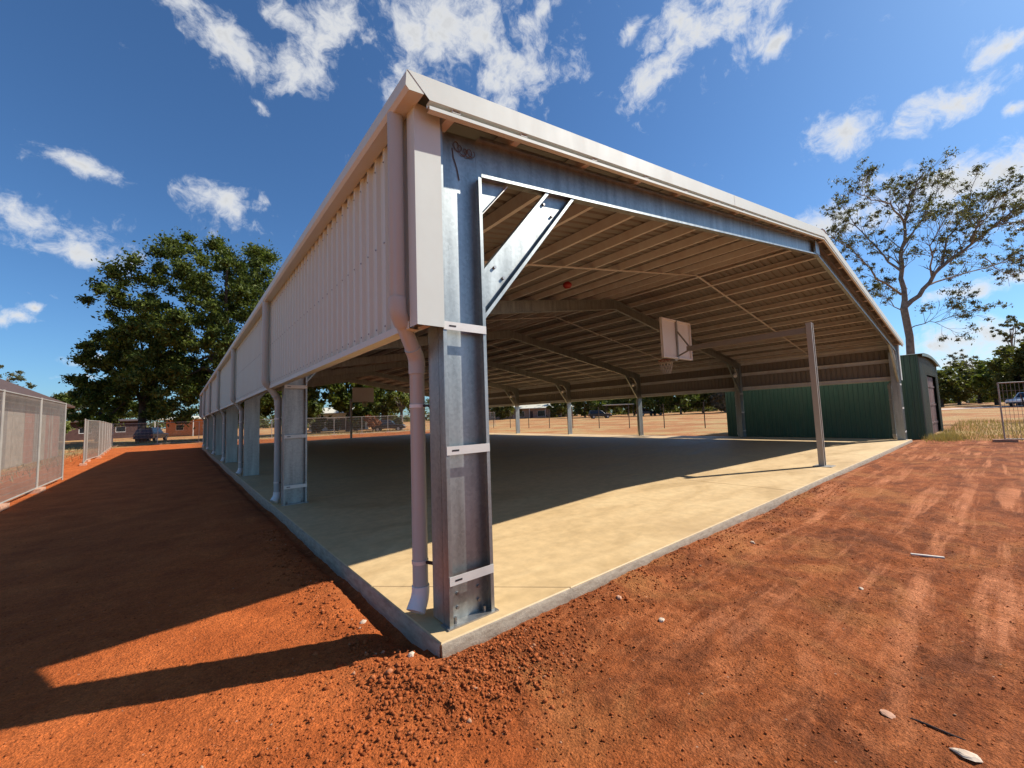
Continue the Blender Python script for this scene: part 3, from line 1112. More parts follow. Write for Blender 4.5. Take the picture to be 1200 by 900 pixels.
# side cladding
ZB = (2.20, 2.40)
for side in (0, 1):
    zb, zt = ZB[side], 3.93
    n = len(prof)
    vs = [(-0.045 - hh, q * ky, z) for z in (zb, zt) for q, hh in prof]
    mb = MB().add(vs, [(i, n + i, n + i + 1, i + 1) for i in range(n - 1)])
    if side:
        mb.mirror_x(0.0)
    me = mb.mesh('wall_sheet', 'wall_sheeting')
    n0 = 0.22
    cnt = 47
    wy = (LB - 0.22 - n0) / cnt
    for i in range(cnt):
        link('wall_sheet', me, shed, (W if side else 0, n0 + i * wy, 0), None, (1, wy / (4 * PITCH * ky), 1))
    for bay in range(6):
        ya = 0.225 if bay == 0 else FY + BAY * bay
        yb = LB - 0.225 if bay == 5 else FY + BAY * (bay + 1) - 0.006

        def tr():
            return MB().strip([(-0.086, ya, zb + 0.05), (-0.086, ya, zb - 0.008), (-0.012, ya, zb - 0.012), (-0.012, ya, zb + 0.06)], (0, yb - ya, 0))
        mb = tr()
        if side:
            mb.mirror_x(W)
        part('bottom_trim', mb, 'cladding_steel', shed)
        for z in (zb + 0.10, zb + 0.82, 3.78):
            mb = MB().csec((0.03, ya, z), (0.03, yb, z), (0, 0, 1), (1, 0, 0), 0.15, 0.062, 0.016, 0.003)
            if side:
                mb.mirror_x(W)
            part('girt', mb, 'purlin_steel', shed)
    # corner flashings
    for (y, sgn) in ((0.085, 1), (LB - 0.085, -1)):
        mb = MB().strip([(-0.088, y + sgn * 0.125, zb - 0.004), (-0.088, y, zb - 0.004), (CI - 0.002, y, zb - 0.004), (CI - 0.002, y + sgn * 0.03, zb - 0.004)], (0, 0, 3.90 - zb))
        mb2 = MB().strip([(-0.0855, y + sgn * 0.125, zb - 0.004), (-0.0855, y + sgn * 0.0025, zb - 0.004), (CI - 0.0045, y + sgn * 0.0025, zb - 0.004)], (0, 0, 3.90 - zb))
        mb.add(mb2.v, mb2.f)
        if side:
            mb.mirror_x(W)
        part('corner_flashing', mb, 'cream_steel', shed)

    # gutter: quad profile
    def gut(y0, y1):
        o = [(-0.075, 3.975), (-0.075, 3.865), (-0.19, 3.845), (-0.215, 3.87), (-0.205, 3.985), (-0.192, 3.985), (-0.195, 3.875), (-0.085, 3.872), (-0.082, 3.975)]
        return MB().prism([(x, y0, z) for x, z in o], (0, y1 - y0, 0))
    for bay in range(6):
        ya = -0.05 if bay == 0 else FY + BAY * bay
        yb = LB + 0.05 if bay == 5 else FY + BAY * (bay + 1) - 0.003
        mb = gut(ya, yb)
        if side:
            mb.mirror_x(W)
        gt = part('gutter', mb, 'cladding_steel', shed)
        if bay in (0, 5):
            ye = -0.053 if bay == 0 else LB + 0.053
            mb = MB().prism([(-0.075, ye, 3.985), (-0.075, ye, 3.864), (-0.19, ye, 3.844), (-0.216, ye, 3.87), (-0.207, ye, 3.99)], (0, 0.003 if bay == 0 else -0.003, 0))
            if side:
                mb.mirror_x(W)
            part('gutter_end', mb, 'cladding_steel', gt)

# screw heads down the near end of the left wall, one on each rib
sc_ = MB()
for z in (2.245, 2.30, 3.02, 3.74):
    y_ = 0.22 + 0.093
    while y_ < 12.2:
        sc_.tube([(-0.0785, y_, z), (-0.0845, y_, z)], 0.0075, 6)
        y_ += 0.190745
fx = part('fixing_screws', sc_, 'bolt_steel', shed)
fx['kind'] = 'stuff'

# barge capping along both gables
for ye, sg in ((-0.056, -1), (LB + 0.056, 1)):
    for side in (0, 1):
        mb = MB()
        prof_b = [(0.17, 0.09), (0.0, 0.09), (0.0, -0.085), (0.05, -0.088), (0.05, -0.122), (0.004, -0.125), (0.004, -0.152), (0.05, -0.155)]
        vs = []
        for q, (inn, dz) in enumerate(prof_b):
            xa = -0.20 if dz > 0 else -0.03
            yv = ye - sg * inn
            for x in (xa, W / 2 - 0.002):
                zz = 4.006 - 0.075 + SL * x + dz
                vs.append((x, yv, zz))
        fs = [(2 * i, 2 * i + 1, 2 * i + 3, 2 * i + 2) for i in range(len(prof_b) - 1)]
        mb.add(vs, fs)
        if side:
            mb.mirror_x(W)
        b = part('barge_capping', mb, 'cream_steel', shed)
        # joints in the capping
        for xj in (5.4,):
            mb = MB().prism([(xj, ye + sg * 0.002, 4.006 - 0.157 + SL * xj), (xj + 0.012, ye + sg * 0.002, 4.006 - 0.157 + SL * xj), (xj + 0.012, ye + sg * 0.002, 4.006 + 0.012 + SL * xj), (xj, ye + sg * 0.002, 4.006 + 0.012 + SL * xj)], (0, -sg * 0.001, 0))
            if side:
                mb.mirror_x(W)
            part('capping_lap', mb, 'cladding_steel', b)

# downpipes
for k, y in enumerate(frames_y):
    dy = y - FY
    if k == 6:
        dy = LB - 0.27 - 0.48
    for side in (0, 1):
        zb = ZB[side]

        def put(name, mb, mat, parent, smooth=False):
            if side:
                mb.mirror_x(W)
            return part(name, mb, mat, parent, smooth)
        p0, p1 = Vector((-0.155, 0.27 + dy, 3.86)), Vector((-0.155, 0.27 + dy, zb + 0.12))
        p2, p3 = Vector((0.095, 0.48 + dy, zb - 0.19)), Vector((0.095, 0.48 + dy, 0.17))
        p4 = Vector((0.035, 0.45 + dy, 0.045))
        R_ = 0.060
        dp = put('downpipe', MB().tube([p0, p1, p2, p3], R_, 14), 'downpipe_paint', shed, True)
        ds = (p2 - p1).normalized()
        put('elbow', MB().tube([p1 + Vector((0, 0, 0.10)), p1 + Vector((0, 0, 0.012)), p1 + ds * 0.03, p1 + ds * 0.11], R_ + 0.007, 14), 'downpipe_paint', dp, True)
        put('elbow', MB().tube([p2 - ds * 0.11, p2 - ds * 0.03, p2 - Vector((0, 0, 0.03)), p2 - Vector((0, 0, 0.13))], R_ + 0.007, 14), 'downpipe_paint', dp, True)
        put('shoe', MB().tube([p3 + Vector((0, 0, 0.05)), p3, p3 + Vector((-0.012, -0.004, -0.05)), p4], [R_ + 0.008, R_ + 0.008, R_ + 0.010, R_ + 0.014], 14), 'fitting_white', dp, True)
        for z in (1.62, 0.40):
            put('bracket', MB().tube([(0.095, 0.48 + dy, z - 0.014), (0.095, 0.48 + dy, z + 0.014)], R_ + 0.005, 14), 'strap_steel', dp, True)
            put('bracket_stay', MB().bar((0.115, 0.435 + dy, z), (CI + 0.012, 0.358 + dy, z), 0.02, 0.02), 'dark_metal', dp)

# cable hanging off the near knee
mb = MB()
mb.tube([(0.30, 0.182, 3.74), (0.31, 0.180, 3.66), (0.34, 0.180, 3.58), (0.36, 0.180, 3.48)], 0.004, 6)
pts = []
rc_ = random.Random(8)
for t in range(64):
    a_ = t * 0.42
    w_ = 0.028 + 0.010 * math.sin(t * 0.31)
    pts.append((0.33 + 0.0026 * t + w_ * math.cos(a_), 0.180 - 0.0002 * t, 3.765 - 0.0004 * t + 1.2 * w_ * math.sin(a_)))
mb.tube(pts, 0.004, 5, False)
tag(part('loose_cable', mb, 'rope_brown', None), 'loosely coiled dark cable hanging at the top of the nearest column', 'cable')

# little red thing up under the purlins
mb = MB()
n, kk = 12, 7
vs = []
rr_ = random.Random(4)
for j in range(kk):
    ph = -math.pi / 2 + math.pi * (j + 0.5) / kk
    for i in range(n):
        a = 2 * math.pi * i / n
        q = 0.115 * (1 + rr_.uniform(-0.06, 0.06))
        vs.append((q * math.cos(ph) * math.cos(a), q * math.cos(ph) * math.sin(a), 0.8 * q * math.sin(ph)))
fs = [(j * n + i, j * n + (i + 1) % n, (j + 1) * n + (i + 1) % n, (j + 1) * n + i) for j in range(kk - 1) for i in range(n)]
fs += [tuple(range(n - 1, -1, -1)), tuple(range((kk - 1) * n, kk * n))]
mb.add(vs, fs)
rx_ = 6.16
tag(link('red_ball', mb.mesh('red_ball', 'red_paint', True), None, (rx_, 4.28, raft_b(rx_) + RD - 0.07 + 0.02)), 'small round red object lodged up under the shed roof', 'ball')


# ------------------------------------------------------------------ basketball hoops
def hoop(x, ypost, direction, label, y_arm=3.25):
    t = thing('basketball_hoop', label, 'basketball hoop', (x, ypost, 0), 0 if direction > 0 else math.pi, 'basketball hoops under the shed')
    part('base_plate', MB().box((-0.20, -0.19, 0), (0.20, 0.19, 0.014)), 'galvanised_dull', t)
    ps = MB().csec((0, 0.09, 0.014), (0, 0.09, 3.60), (1, 0, 0), (0, -1, 0), 0.17, 0.12, 0.035, 0.006)
    part('post', ps, 'post_paint', t)
    part('arm', MB().csec((-0.05, 0.094, 3.42), (-0.05, y_arm, 3.42), (0, 0, 1), (1, 0, 0), 0.15, 0.10, 0.025, 0.005), 'arm_paint', t)
    bb = MB().box((-0.90, y_arm + 0.35, 3.14), (0.90, y_arm + 0.375, 4.40))
    b = bevel(part('backboard', bb, 'backboard_paint', t), 0.006)
    for xx in (-0.87, 0.0, 0.87):
        part('frame_bar', MB().box((xx - 0.025, y_arm + 0.29, 3.145), (xx + 0.025, y_arm + 0.348, 4.395)), 'galvanised_dull' if xx == 0 else 'backboard_paint', b)
    for zz in (3.17, 4.37):
        part('frame_bar', MB().box((-0.84, y_arm + 0.295, zz - 0.022), (-0.03, y_arm + 0.347, zz + 0.022)), 'backboard_paint', b)
        part('frame_bar', MB().box((0.03, y_arm + 0.295, zz - 0.022), (0.84, y_arm + 0.347, zz + 0.022)), 'backboard_paint', b)
    part('stay', MB().bar((0.0, y_arm - 0.12, 3.40), (0.0, y_arm + 0.288, 4.02), 0.04, 0.04), 'arm_paint', t)
    part('stay', MB().bar((0.0, y_arm - 0.12, 3.40), (0.0, y_arm + 0.288, 3.24), 0.04, 0.04), 'arm_paint', t)
    ring = [(0.225 * math.cos(a), y_arm + 0.375 + 0.38 + 0.225 * math.sin(a), 3.15) for a in np.linspace(0, 2 * math.pi, 25)]
    rg = part('ring', MB().tube(ring, 0.012, 6, False), 'red_paint', t, True)
    part('ring_bracket', MB().box((-0.09, y_arm + 0.376, 3.10), (0.09, y_arm + 0.54, 3.17)), 'galvanised_dull', rg)
    net = MB()
    for i in range(12):
        a = 2 * math.pi * i / 12
        for s_ in (-1, 1):
            pts = []
            for j in range(5):
                q = j / 4
                r_ = 0.225 - 0.09 * q
                an = a + s_ * q * 0.9
                pts.append((r_ * math.cos(an), y_arm + 0.755 + r_ * math.sin(an), 3.14 - 0.42 * q))
            net.tube(pts, 0.006, 4, False)
    part('net', net, 'white_scrap', rg)
    return t


hoop(10.94, 0.44, 1, 'basketball hoop on the post at the front edge of the slab, backboard seen from behind')
hoop(10.86, LB - 0.5, -1, 'distant basketball hoop at the far end of the slab, dark backboard against trees', 2.9)


# ------------------------------------------------------------------ places in the background
def spot(u, depth):
    """ground point lying on the photograph's column u (of 1200) at a given depth from the lens"""
    d = CF + CR * ((u - 600) / 475.11)
    d.z = 0
    k = depth / d.dot(CF)
    p = CAM + d * k
    return Vector((p.x, p.y, gz1(p.x, p.y)))


def up_at(u, v, depth):
    d = CF + CR * ((u - 600) / 475.11) + CU * ((450 - v) / 475.11)
    return CAM + d * depth


# ------------------------------------------------------------------ fences
def fence_panel_meshes(L_, H_, step, hstep, wire):
    fr = MB().tube([(0, 0, 0.03), (0, 0, H_)], 0.024, 8)
    fr2 = MB().tube([(L_, 0, 0.03), (L_, 0, H_)], 0.024, 8)
    rail = MB().tube([(0.024, 0, H_ - 0.03), (L_ - 0.024, 0, H_ - 0.03)], 0.021, 8)
    rail2 = MB().tube([(0.024, 0, 0.12), (L_ - 0.024, 0, 0.12)], 0.021, 8)
    w = MB()
    x = step
    while x < L_ - 0.02:
        w.bar((x, 0, 0.12), (x, 0, H_ - 0.04), wire, wire, (0, 1, 0))
        x += step
    z = 0.12 + hstep
    while z < H_ - 0.05:
        w.bar((0.02, wire, z), (L_ - 0.02, wire, z), wire, wire)
        z += hstep
    foot = MB().box((-0.30, -0.12, 0.0), (0.30, 0.12, 0.11))
    return [('upright', fr.mesh('upright', 'fence_tube', True)), ('upright', fr2.mesh('upright', 'fence_tube', True)), ('top_rail', rail.mesh('top_rail', 'fence_tube', True)), ('bottom_rail', rail2.mesh('bottom_rail', 'fence_tube', True)),
            ('wire_mesh', w.mesh('wire_mesh', 'wire_galv')), ('foot', foot.mesh('foot', 'pink_rock'))]


FM_near = fence_panel_meshes(3.18, 2.62, 0.06, 0.15, 0.006)
FM_far = fence_panel_meshes(3.3, 2.25, 0.10, 0.30, 0.009)


def fence(meshes, a, b, label, group):
    d = Vector(b) - Vector(a)
    rz = math.atan2(d.y, d.x)
    z = min(gz1(a[0], a[1]), gz1(b[0], b[1]))
    t = thing('fence_panel', label, 'fence', (a[0], a[1], z), rz, group)
    for nm, me in meshes:
        o = link(nm, me, t)
        if nm == 'wire_mesh':
            o['kind'] = 'stuff'
    return t


NTH = ['first', 'second', 'third', 'fourth', 'fifth', 'sixth', 'seventh', 'eighth', 'ninth', 'tenth', 'eleventh', 'twelfth', 'thirteenth']
ord_ = ['nearest', 'middle', 'farthest']
for i, y in enumerate((8.26, 11.46, 14.68)):
    fence(FM_near, (-4.40, y), (-4.40, y + 3.18), '%s of the tall mesh fence panels on the left edge of the shaded dirt' % ord_[i], 'temporary fence panels at the left')
gl = 'far temporary fence panels left of the shed'
line = [(-4.9, 25.8), (-5.2, 29.1), (-5.1, 32.4), (-5.3, 35.7), (-5.5, 39.0), (-5.7, 42.3), (-5.9, 45.6), (-6.1, 48.9), (-6.3, 52.2)]
for i in range(len(line) - 1):
    fence(FM_far, line[i], line[i + 1], '%s panel outward in the mesh fence line beyond the tall left fence' % NTH[i], gl)
gl2 = 'mesh fence panels across the far end'
for i in range(13):
    a = (-6.3 + 3.3 * i, 52.6 - 0.35 * i)
    b = (-6.3 + 3.3 * (i + 1), 52.6 - 0.35 * (i + 1))
    fence(FM_far, a, b, '%s panel from the left in the mesh fence behind the far end' % NTH[i], gl2)
# the single gate panel on the right
gp = fence(FM_far, (22.55, -2.38), (22.95, -5.65), 'grey mesh gate panel standing at the right edge in front of the ute', None)
part('stay', MB().bar((0.52, 0.03, 1.75), (0.72, 0.05, 0.05), 0.035, 0.035), 'timber_dark', gp)

# chain wire fence beyond the right side
post_me = MB().tube([(0, 0, -0.1), (0, 0, 2.15)], 0.04, 8).mesh('fence_post', 'timber_dark', True)
wire_mb = MB()
for z in (0.35, 0.8, 1.25, 1.7, 2.08):
    wire_mb.tube([(0, 0, z), (0, 3.6, z)], 0.007, 5, False)
wire_me = wire_mb.mesh('wire', 'timber_dark')
cf = thing('wire_fence', 'dark post and wire fence in the paddock beyond the right side of the shed', 'fence', (31.8, 9.6, gz1(31.8, 9.6)))
for i in range(16):
    link('fence_post', post_me, cf, (0, 3.6 * i, 0.01 * i))
    if i < 15:
        link('wire', wire_me, cf, (0, 3.6 * i, 0.01 * i))


# ------------------------------------------------------------------ green shed
def green_shed():
    x0, x1, y0, y1 = 23.25, 30.3, -0.25, 7.85
    g0 = GZ - 0.05
    t = thing('green_shed', 'dark green corrugated shed with curved roof behind the far right corner', 'shed', (x0, y0, GZ))
    D = Vector((x0, y0, GZ))
    n = 9
    ew, ee = 3.56, 3.36

    def rib(a, b, z0, ztop, name, mat, outn):
        a, b = Vector(a), Vector(b)
        L_ = (b - a).length
        d = (b - a).normalized()
        o_ = Vector(outn)
        m = max(1, round(L_ / 0.76))
        wd = L_ / m
        for i in range(m):
            vs = []
            for zz in (0, 1):
                for q, hh in prof:
                    s = i * wd + q * wd / (4 * PITCH)
                    p = a + d * s + o_ * hh
                    z = z0 if zz == 0 else ztop(s)
                    vs.append((p.x - D.x, p.y - D.y, z - D.z))
            k_ = len(prof)
            part(name, MB().add(vs, [(j, j + 1, k_ + j + 1, k_ + j) for j in range(k_ - 1)]), mat, t)
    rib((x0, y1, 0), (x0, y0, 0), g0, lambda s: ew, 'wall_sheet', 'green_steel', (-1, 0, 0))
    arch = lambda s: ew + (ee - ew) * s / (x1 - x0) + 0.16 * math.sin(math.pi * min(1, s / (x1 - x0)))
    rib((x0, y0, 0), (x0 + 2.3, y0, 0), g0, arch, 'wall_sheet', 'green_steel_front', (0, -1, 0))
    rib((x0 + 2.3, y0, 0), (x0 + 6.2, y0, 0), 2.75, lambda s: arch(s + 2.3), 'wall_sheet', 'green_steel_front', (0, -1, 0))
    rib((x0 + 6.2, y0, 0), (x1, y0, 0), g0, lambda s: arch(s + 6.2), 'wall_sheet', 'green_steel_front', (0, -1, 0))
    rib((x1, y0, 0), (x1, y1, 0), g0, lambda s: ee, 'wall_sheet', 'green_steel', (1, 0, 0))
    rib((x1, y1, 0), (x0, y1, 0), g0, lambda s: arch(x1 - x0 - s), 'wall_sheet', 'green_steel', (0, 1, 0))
    # door set back in its opening
    for i in range(2):
        xa = 2.36 + i * 1.92
        dr = part('door', MB().box((xa, 0.10, 0.02), (xa + 1.86, 0.14, 2.84)), 'rust_door', t)
        for zz in (0.5, 1.4, 2.3):
            part('door_rail', MB().box((xa + 0.04, 0.07, zz), (xa + 1.82, 0.098, zz + 0.09)), 'rust_door', dr)
    rp = []
    m = 24
    for i in range(m + 1):
        s = -0.12 + (x1 - x0 + 0.24) * i / m
        ss = min(max(s, 0), x1 - x0)
        rp.append((s, -0.16, arch(ss) + 0.02 - GZ - (0.03 if s != ss else 0)))
    part('roof', MB().strip(rp, (0, y1 - y0 + 0.32, 0)), 'green_steel_front', t, True)
    part('fascia', MB().strip([(p[0], -0.17, p[2] + 0.01) for p in rp], (0, 0, -0.14)), 'green_steel_front', t)


green_shed()


# ------------------------------------------------------------------ vegetation
def leaf_mesh(name, centers, radii, per, size, mat, seed, aspect=0.5, droop=0.0, shell=0.6):
    rs = np.random.RandomState(seed)
    C = np.repeat(np.asarray(centers, float), per, 0)
    Rr = np.repeat(np.asarray(radii, float), per, 0)
    if Rr.ndim == 1:
        Rr = Rr[:, None]
    n = len(C)
    d = rs.randn(n, 3)
    d /= np.linalg.norm(d, axis=1)[:, None]
    r = np.clip(np.abs(rs.randn(n, 1)) * 0.42 + shell * 0.5 * rs.rand(n, 1), 0, 1.5)
    P = C + d * r * Rr
    a = rs.randn(n, 3)
    a[:, 2] -= droop
    a /= np.linalg.norm(a, axis=1)[:, None]
    b = np.cross(a, rs.randn(n, 3))
    b /= np.linalg.norm(b, axis=1)[:, None] + 1e-9
    s = size * rs.uniform(0.6, 1.4, (n, 1))
    A, B = a * s, b * s * aspect
    V = np.stack([P - A, P + B * 0.9 - A * 0.1, P + A, P - B * 0.9 + A * 0.1], 1).reshape(-1, 3)
    Q = np.arange(4 * n).reshape(-1, 4)
    return np_mesh(name, V, Q, mat)


def grow(p, d, L_, r, depth, rs, segs, tips, spread=0.6, up=0.15):
    """one branch as a list of points; recurses, collecting every branch in segs and every tip"""
    pts, rr = [p.copy()], [r]
    k = 4
    q = p.copy()
    dd = d.normalized()
    for i in range(k):
        dd = (dd + Vector((rs.uniform(-1, 1), rs.uniform(-1, 1), rs.uniform(-1, 1))) * 0.16 + Vector((0, 0, up * 0.3))).normalized()
        q = q + dd * (L_ / k)
        pts.append(q.copy())
        rr.append(r * (1 - 0.5 * (i + 1) / k))
    segs.append((pts, rr))
    if depth == 0:
        tips.append(q.copy())
        return
    nb = 3 if depth > 1 else 2
    for i in range(nb):
        t_ = rs.uniform(0.45, 1.0) if i else 1.0
        j = min(k, int(t_ * k + 0.5))
        nd = (dd + Vector((rs.uniform(-1, 1), rs.uniform(-1, 1), rs.uniform(-0.7, 1))) * spread).normalized()
        grow(pts[j], nd, L_ * rs.uniform(0.55, 0.8), rr[j] * 0.62, depth - 1, rs, segs, tips, spread, up)


def crown_tree(name, label, base, height, wx, wy, mat, seed, bark='bark_dark', clumps=60, per=420, leaf=0.26, low=0.25, rot=0.0, group=None, cat='tree', clump_r=(0.09, 0.17), lean=(0, 0), lobe=0.24, trunk_r=None):
    """dense tree: trunk and limbs, then leaf clumps spread unevenly through an ellipsoid"""
    rs = random.Random(seed)
    t = thing(name, label, cat, base, rot, group)
    cz = height * (low + (1 - low) * 0.5)
    hz = height * (1 - low) * 0.5
    cs, rd = [], []
    tries = 0
    while len(cs) < clumps and tries < 9000:
        tries += 1
        p = Vector((rs.uniform(-1, 1), rs.uniform(-1, 1), rs.uniform(-1, 1)))
        if p.length > 1 or p.length < 0.35:
            continue
        # uneven outline: lobes
        lob = 1.04 - lobe + lobe * math.sin(3.1 * math.atan2(p.y, p.x) + seed) * math.cos(2.3 * p.z + seed * 0.7)
        if p.length > lob + 0.1:
            continue
        rsz = rs.uniform(*clump_r) * (wx + wy + 2 * hz) / 2.0
        c = (p.x * (wx - rsz * 0.6) + lean[0] * (p.z + 1), p.y * (wy - rsz * 0.6) + lean[1] * (p.z + 1), cz + p.z * (hz - rsz * 0.4))
        cs.append(c)
        rz_ = rsz * rs.uniform(0.7, 1.35)
        rd.append((rz_, rz_, rz_ * rs.uniform(0.65, 1.0)))
    link('crown', leaf_mesh('crown', cs, rd, per, leaf, mat, seed, 0.55, 0.2, 0.35), t)
    tr = trunk_r or height * 0.028
    top = Vector((lean[0], lean[1], cz - hz * 0.35))
    mb = MB().tube([(0, 0, -0.3), (0.05 * tr, 0.1, height * 0.08), tuple(top * 0.55), tuple(top)], [tr * 1.5, tr * 1.05, tr * 0.9, tr * 0.7], 10)
    part('trunk', mb, bark, t, True)
    for c in rs.sample(cs, min(len(cs), 9)):
        e = Vector(c)
        s_ = top * rs.uniform(0.6, 1.0)
        mid = s_.lerp(e, 0.5) + Vector((rs.uniform(-.4, .4), rs.uniform(-.4, .4), 0.06 * height))
        part('limb', MB().tube([tuple(s_), tuple(mid), tuple(e)], [tr * 0.5, tr * 0.3, tr * 0.1], 7), bark, t, True)
    return t


# the big dark tree left of the shed, and its lower neighbours
b = spot(268, 47)
crown_tree('shade_tree', 'huge dense dark green tree rising behind the left side of the shed', b, 24.3, 12.6, 9.0, 'leaf_dense', 5, clumps=470, per=330, leaf=0.17, low=0.05, clump_r=(0.035, 0.070), lobe=0.07, trunk_r=0.6)
b = spot(168, 49)
crown_tree('shade_tree', 'lower dark tree at the foot of the huge tree, left side', b, 15.5, 7.0, 6.0, 'leaf_dense', 8, clumps=250, per=300, leaf=0.17, lobe=0.12, low=0.12, clump_r=(0.045, 0.085), trunk_r=0.4)
b = spot(118, 54)
crown_tree('shade_tree', 'leftmost and lowest of the dark trees beside the far fence', b, 8.5, 4.6, 4.6, 'leaf_dense', 9, clumps=90, per=260, leaf=0.16, low=0.12, clump_r=(0.06, 0.11), trunk_r=0.3)
b = spot(345, 54)
crown_tree('shade_tree', 'dark tree to the right of the huge tree, seen under the shed roof', b, 14.5, 8.5, 6, 'leaf_dense', 12, clumps=170, per=220, leaf=0.26, low=0.05, clump_r=(0.05, 0.09), trunk_r=0.35)
b = spot(408, 62)
crown_tree('shade_tree', 'leafy dark tree behind the distant backboard', b, 15, 8.0, 5, 'leaf_dense', 15, clumps=150, per=220, leaf=0.28, low=0.04, clump_r=(0.05, 0.10), trunk_r=0.3)
b = spot(448, 74)
crown_tree('shade_tree', 'olive tree between the distant backboard and the nearest downpipe', b, 11, 6.0, 5, 'leaf_scrub', 14, clumps=80, per=200, leaf=0.28, low=0.05, clump_r=(0.06, 0.11), trunk_r=0.3)
b = spot(470, 66)
crown_tree('bright_tree', 'yellow-green tree seen just left of the nearest downpipe', b, 12, 4.5, 4, 'leaf_bright', 16, clumps=36, per=240, leaf=0.26, low=0.05, clump_r=(0.07, 0.13), bark='bark_grey', trunk_r=0.25)
b = spot(437, 58)
crown_tree('rust_shrub', 'reddish brown shrub beyond the far end of the shed', b, 3.2, 1.3, 1.3, 'leaf_rust', 17, clumps=16, per=160, leaf=0.16, low=0.05, clump_r=(0.12, 0.2), cat='shrub')
for u_, lb_ in ((372, 'low olive shrub in front of the white house, at its left'), (392, 'low olive shrub in front of the white house, left of the far hoop post'), (418, 'low olive shrub right of the far hoop post'), (463, 'low olive shrub beside the car beyond the far end')):
    crown_tree('scrub_shrub', lb_, spot(u_, 64), 2.0, 1.5, 1.3, 'leaf_scrub', u_, clumps=22, per=110, leaf=0.15, low=0.0, clump_r=(0.14, 0.24), cat='shrub', group='low shrubs beyond the far end', trunk_r=0.05)
b = spot(86, 62)
crown_tree('grey_tree', 'thin greyish tree left of the huge dark tree', b, 9.5, 3.0, 3.0, 'leaf_grey', 18, clumps=24, per=90, leaf=0.22, low=0.2, clump_r=(0.07, 0.13), bark='bark_grey')
b = spot(62, 55)
crown_tree('bright_tree', 'low yellow-green bush showing over the left fence end', b, 6.3, 2.6, 2.6, 'leaf_bright', 19, clumps=30, per=160, leaf=0.22, low=0.05, clump_r=(0.08, 0.14), bark='bark_grey', cat='bush')
b = spot(4, 60)
crown_tree('grey_tree', 'wispy tree top over the brown roof at the left edge', b, 12.0, 3.4, 3.2, 'leaf_gum', 20, clumps=50, per=90, leaf=0.15, low=0.45, clump_r=(0.05, 0.10), trunk_r=0.16, bark='bark_grey')

# scrub beyond the right side, seen under the cladding
ss = random.Random(31)
sl = [(588, 120, 7, 'leaf_scrub', 'olive scrub tree behind the low house, left of the first far column'),
      (626, 135, 8, 'leaf_scrub', 'olive scrub tree behind the low house with dark openings'),
      (655, 120, 7, 'leaf_scrub', 'olive scrub tree at the right end of the low house'),
      (684, 105, 8, 'leaf_scrub', 'olive scrub tree behind the dark car in the paddock'),
      (708, 100, 8, 'leaf_bright', 'yellow-green scrub tree right behind the dark car in the paddock'),
      (742, 98, 7, 'leaf_scrub', 'olive scrub tree behind the small carport'),
      (772, 90, 8, 'leaf_dense', 'dark narrow tree in the scrub right of the carport'),
      (796, 90, 7, 'leaf_bright', 'bright yellow-green scrub tree midway along the far scrub'),
      (822, 92, 8, 'leaf_scrub', 'olive scrub tree behind the dark fence post'),
      (848, 88, 7, 'leaf_grey', 'greyish scrub tree at the left end of the green shed'),
      (874, 95, 8, 'leaf_scrub', 'scrub tree mostly hidden behind the green shed')]
for u, dep, h, mt, lb in sl:
    crown_tree('scrub_tree', lb, spot(u, dep), h * ss.uniform(0.9, 1.15), ss.uniform(4.6, 6.2), 4.0, mt, int(u), clumps=60, per=130, leaf=0.34, low=0.03, clump_r=(0.08, 0.14), bark='bark_grey', group='scrub trees beyond the paddock')
tl = [(1102, 62, 6.0, 3.2, 'leaf_scrub', 'olive bush just right of the green shed'),
      (1122, 70, 6.6, 4.0, 'leaf_scrub', 'olive bush in the tree line, second from the green shed'),
      (1146, 74, 7.2, 3.6, 'leaf_scrub', 'dark trunked bush in the middle of the right tree line'),
      (1166, 60, 7.4, 3.6, 'leaf_bright', 'yellow-green tree above the left end of the gate panel'),
      (1192, 54, 8.6, 3.6, 'leaf_scrub', 'taller olive tree above the ute at the right edge'),
      (1225, 52, 9.5, 4.0, 'leaf_scrub', 'tree cut off by the right edge above the ute')]
for u, dep, h, w_, mt, lb in tl:
    crown_tree('line_tree', lb, spot(u, dep), h, w_, 3.0, mt, int(u) + 5, clumps=80, per=170, leaf=0.20, low=0.02, clump_r=(0.07, 0.12), bark='bark_dark', group='trees along the right horizon')
crown_tree('grey_tree', 'pale leafless looking tree rising behind the right tree line', spot(1131, 95), 13.0, 5.2, 4, 'leaf_grey', 77, clumps=60, per=60, leaf=0.15, low=0.45, clump_r=(0.05, 0.09), trunk_r=0.16, bark='bark_grey')
crown_tree('grey_tree', 'wispy tall gum top at the right edge over the tree line', spot(1192, 70), 15.5, 3.0, 3, 'leaf_gum', 78, clumps=46, per=90, leaf=0.13, low=0.62, clump_r=(0.05, 0.09), trunk_r=0.16, bark='bark_grey')


def woodland():
    rs = np.random.RandomState(40)
    cs, rd = [], []
    for i in range(900):
        az = RAD(rs.uniform(-25, 112))
        d = rs.uniform(125, 165)
        x, y = CAM.x + d * math.sin(az), CAM.y + d * math.cos(az)
        z0 = gz1(x, y)
        hh = 6.5 + 4.5 * vnoise(np.array([az * 14.0]), np.array([0.5]), 8)[0]
        w_ = rs.uniform(1.4, 2.8)
        cs.append((x, y, z0 + (rs.uniform(0.0, 1.8) if i % 2 else rs.uniform(0.1, 1.0) ** 0.8 * hh - 0.5)))
        rd.append((w_, w_, w_ * 0.75))
    o = link('far_woodland', leaf_mesh('far_woodland', cs, rd, 100, 0.42, 'leaf_scrub', 41, 0.55, 0.2, 0.5))
    o['kind'] = 'stuff'
    tag(o, 'olive bushland along the whole horizon beyond the paddocks', 'woodland')


woodland()


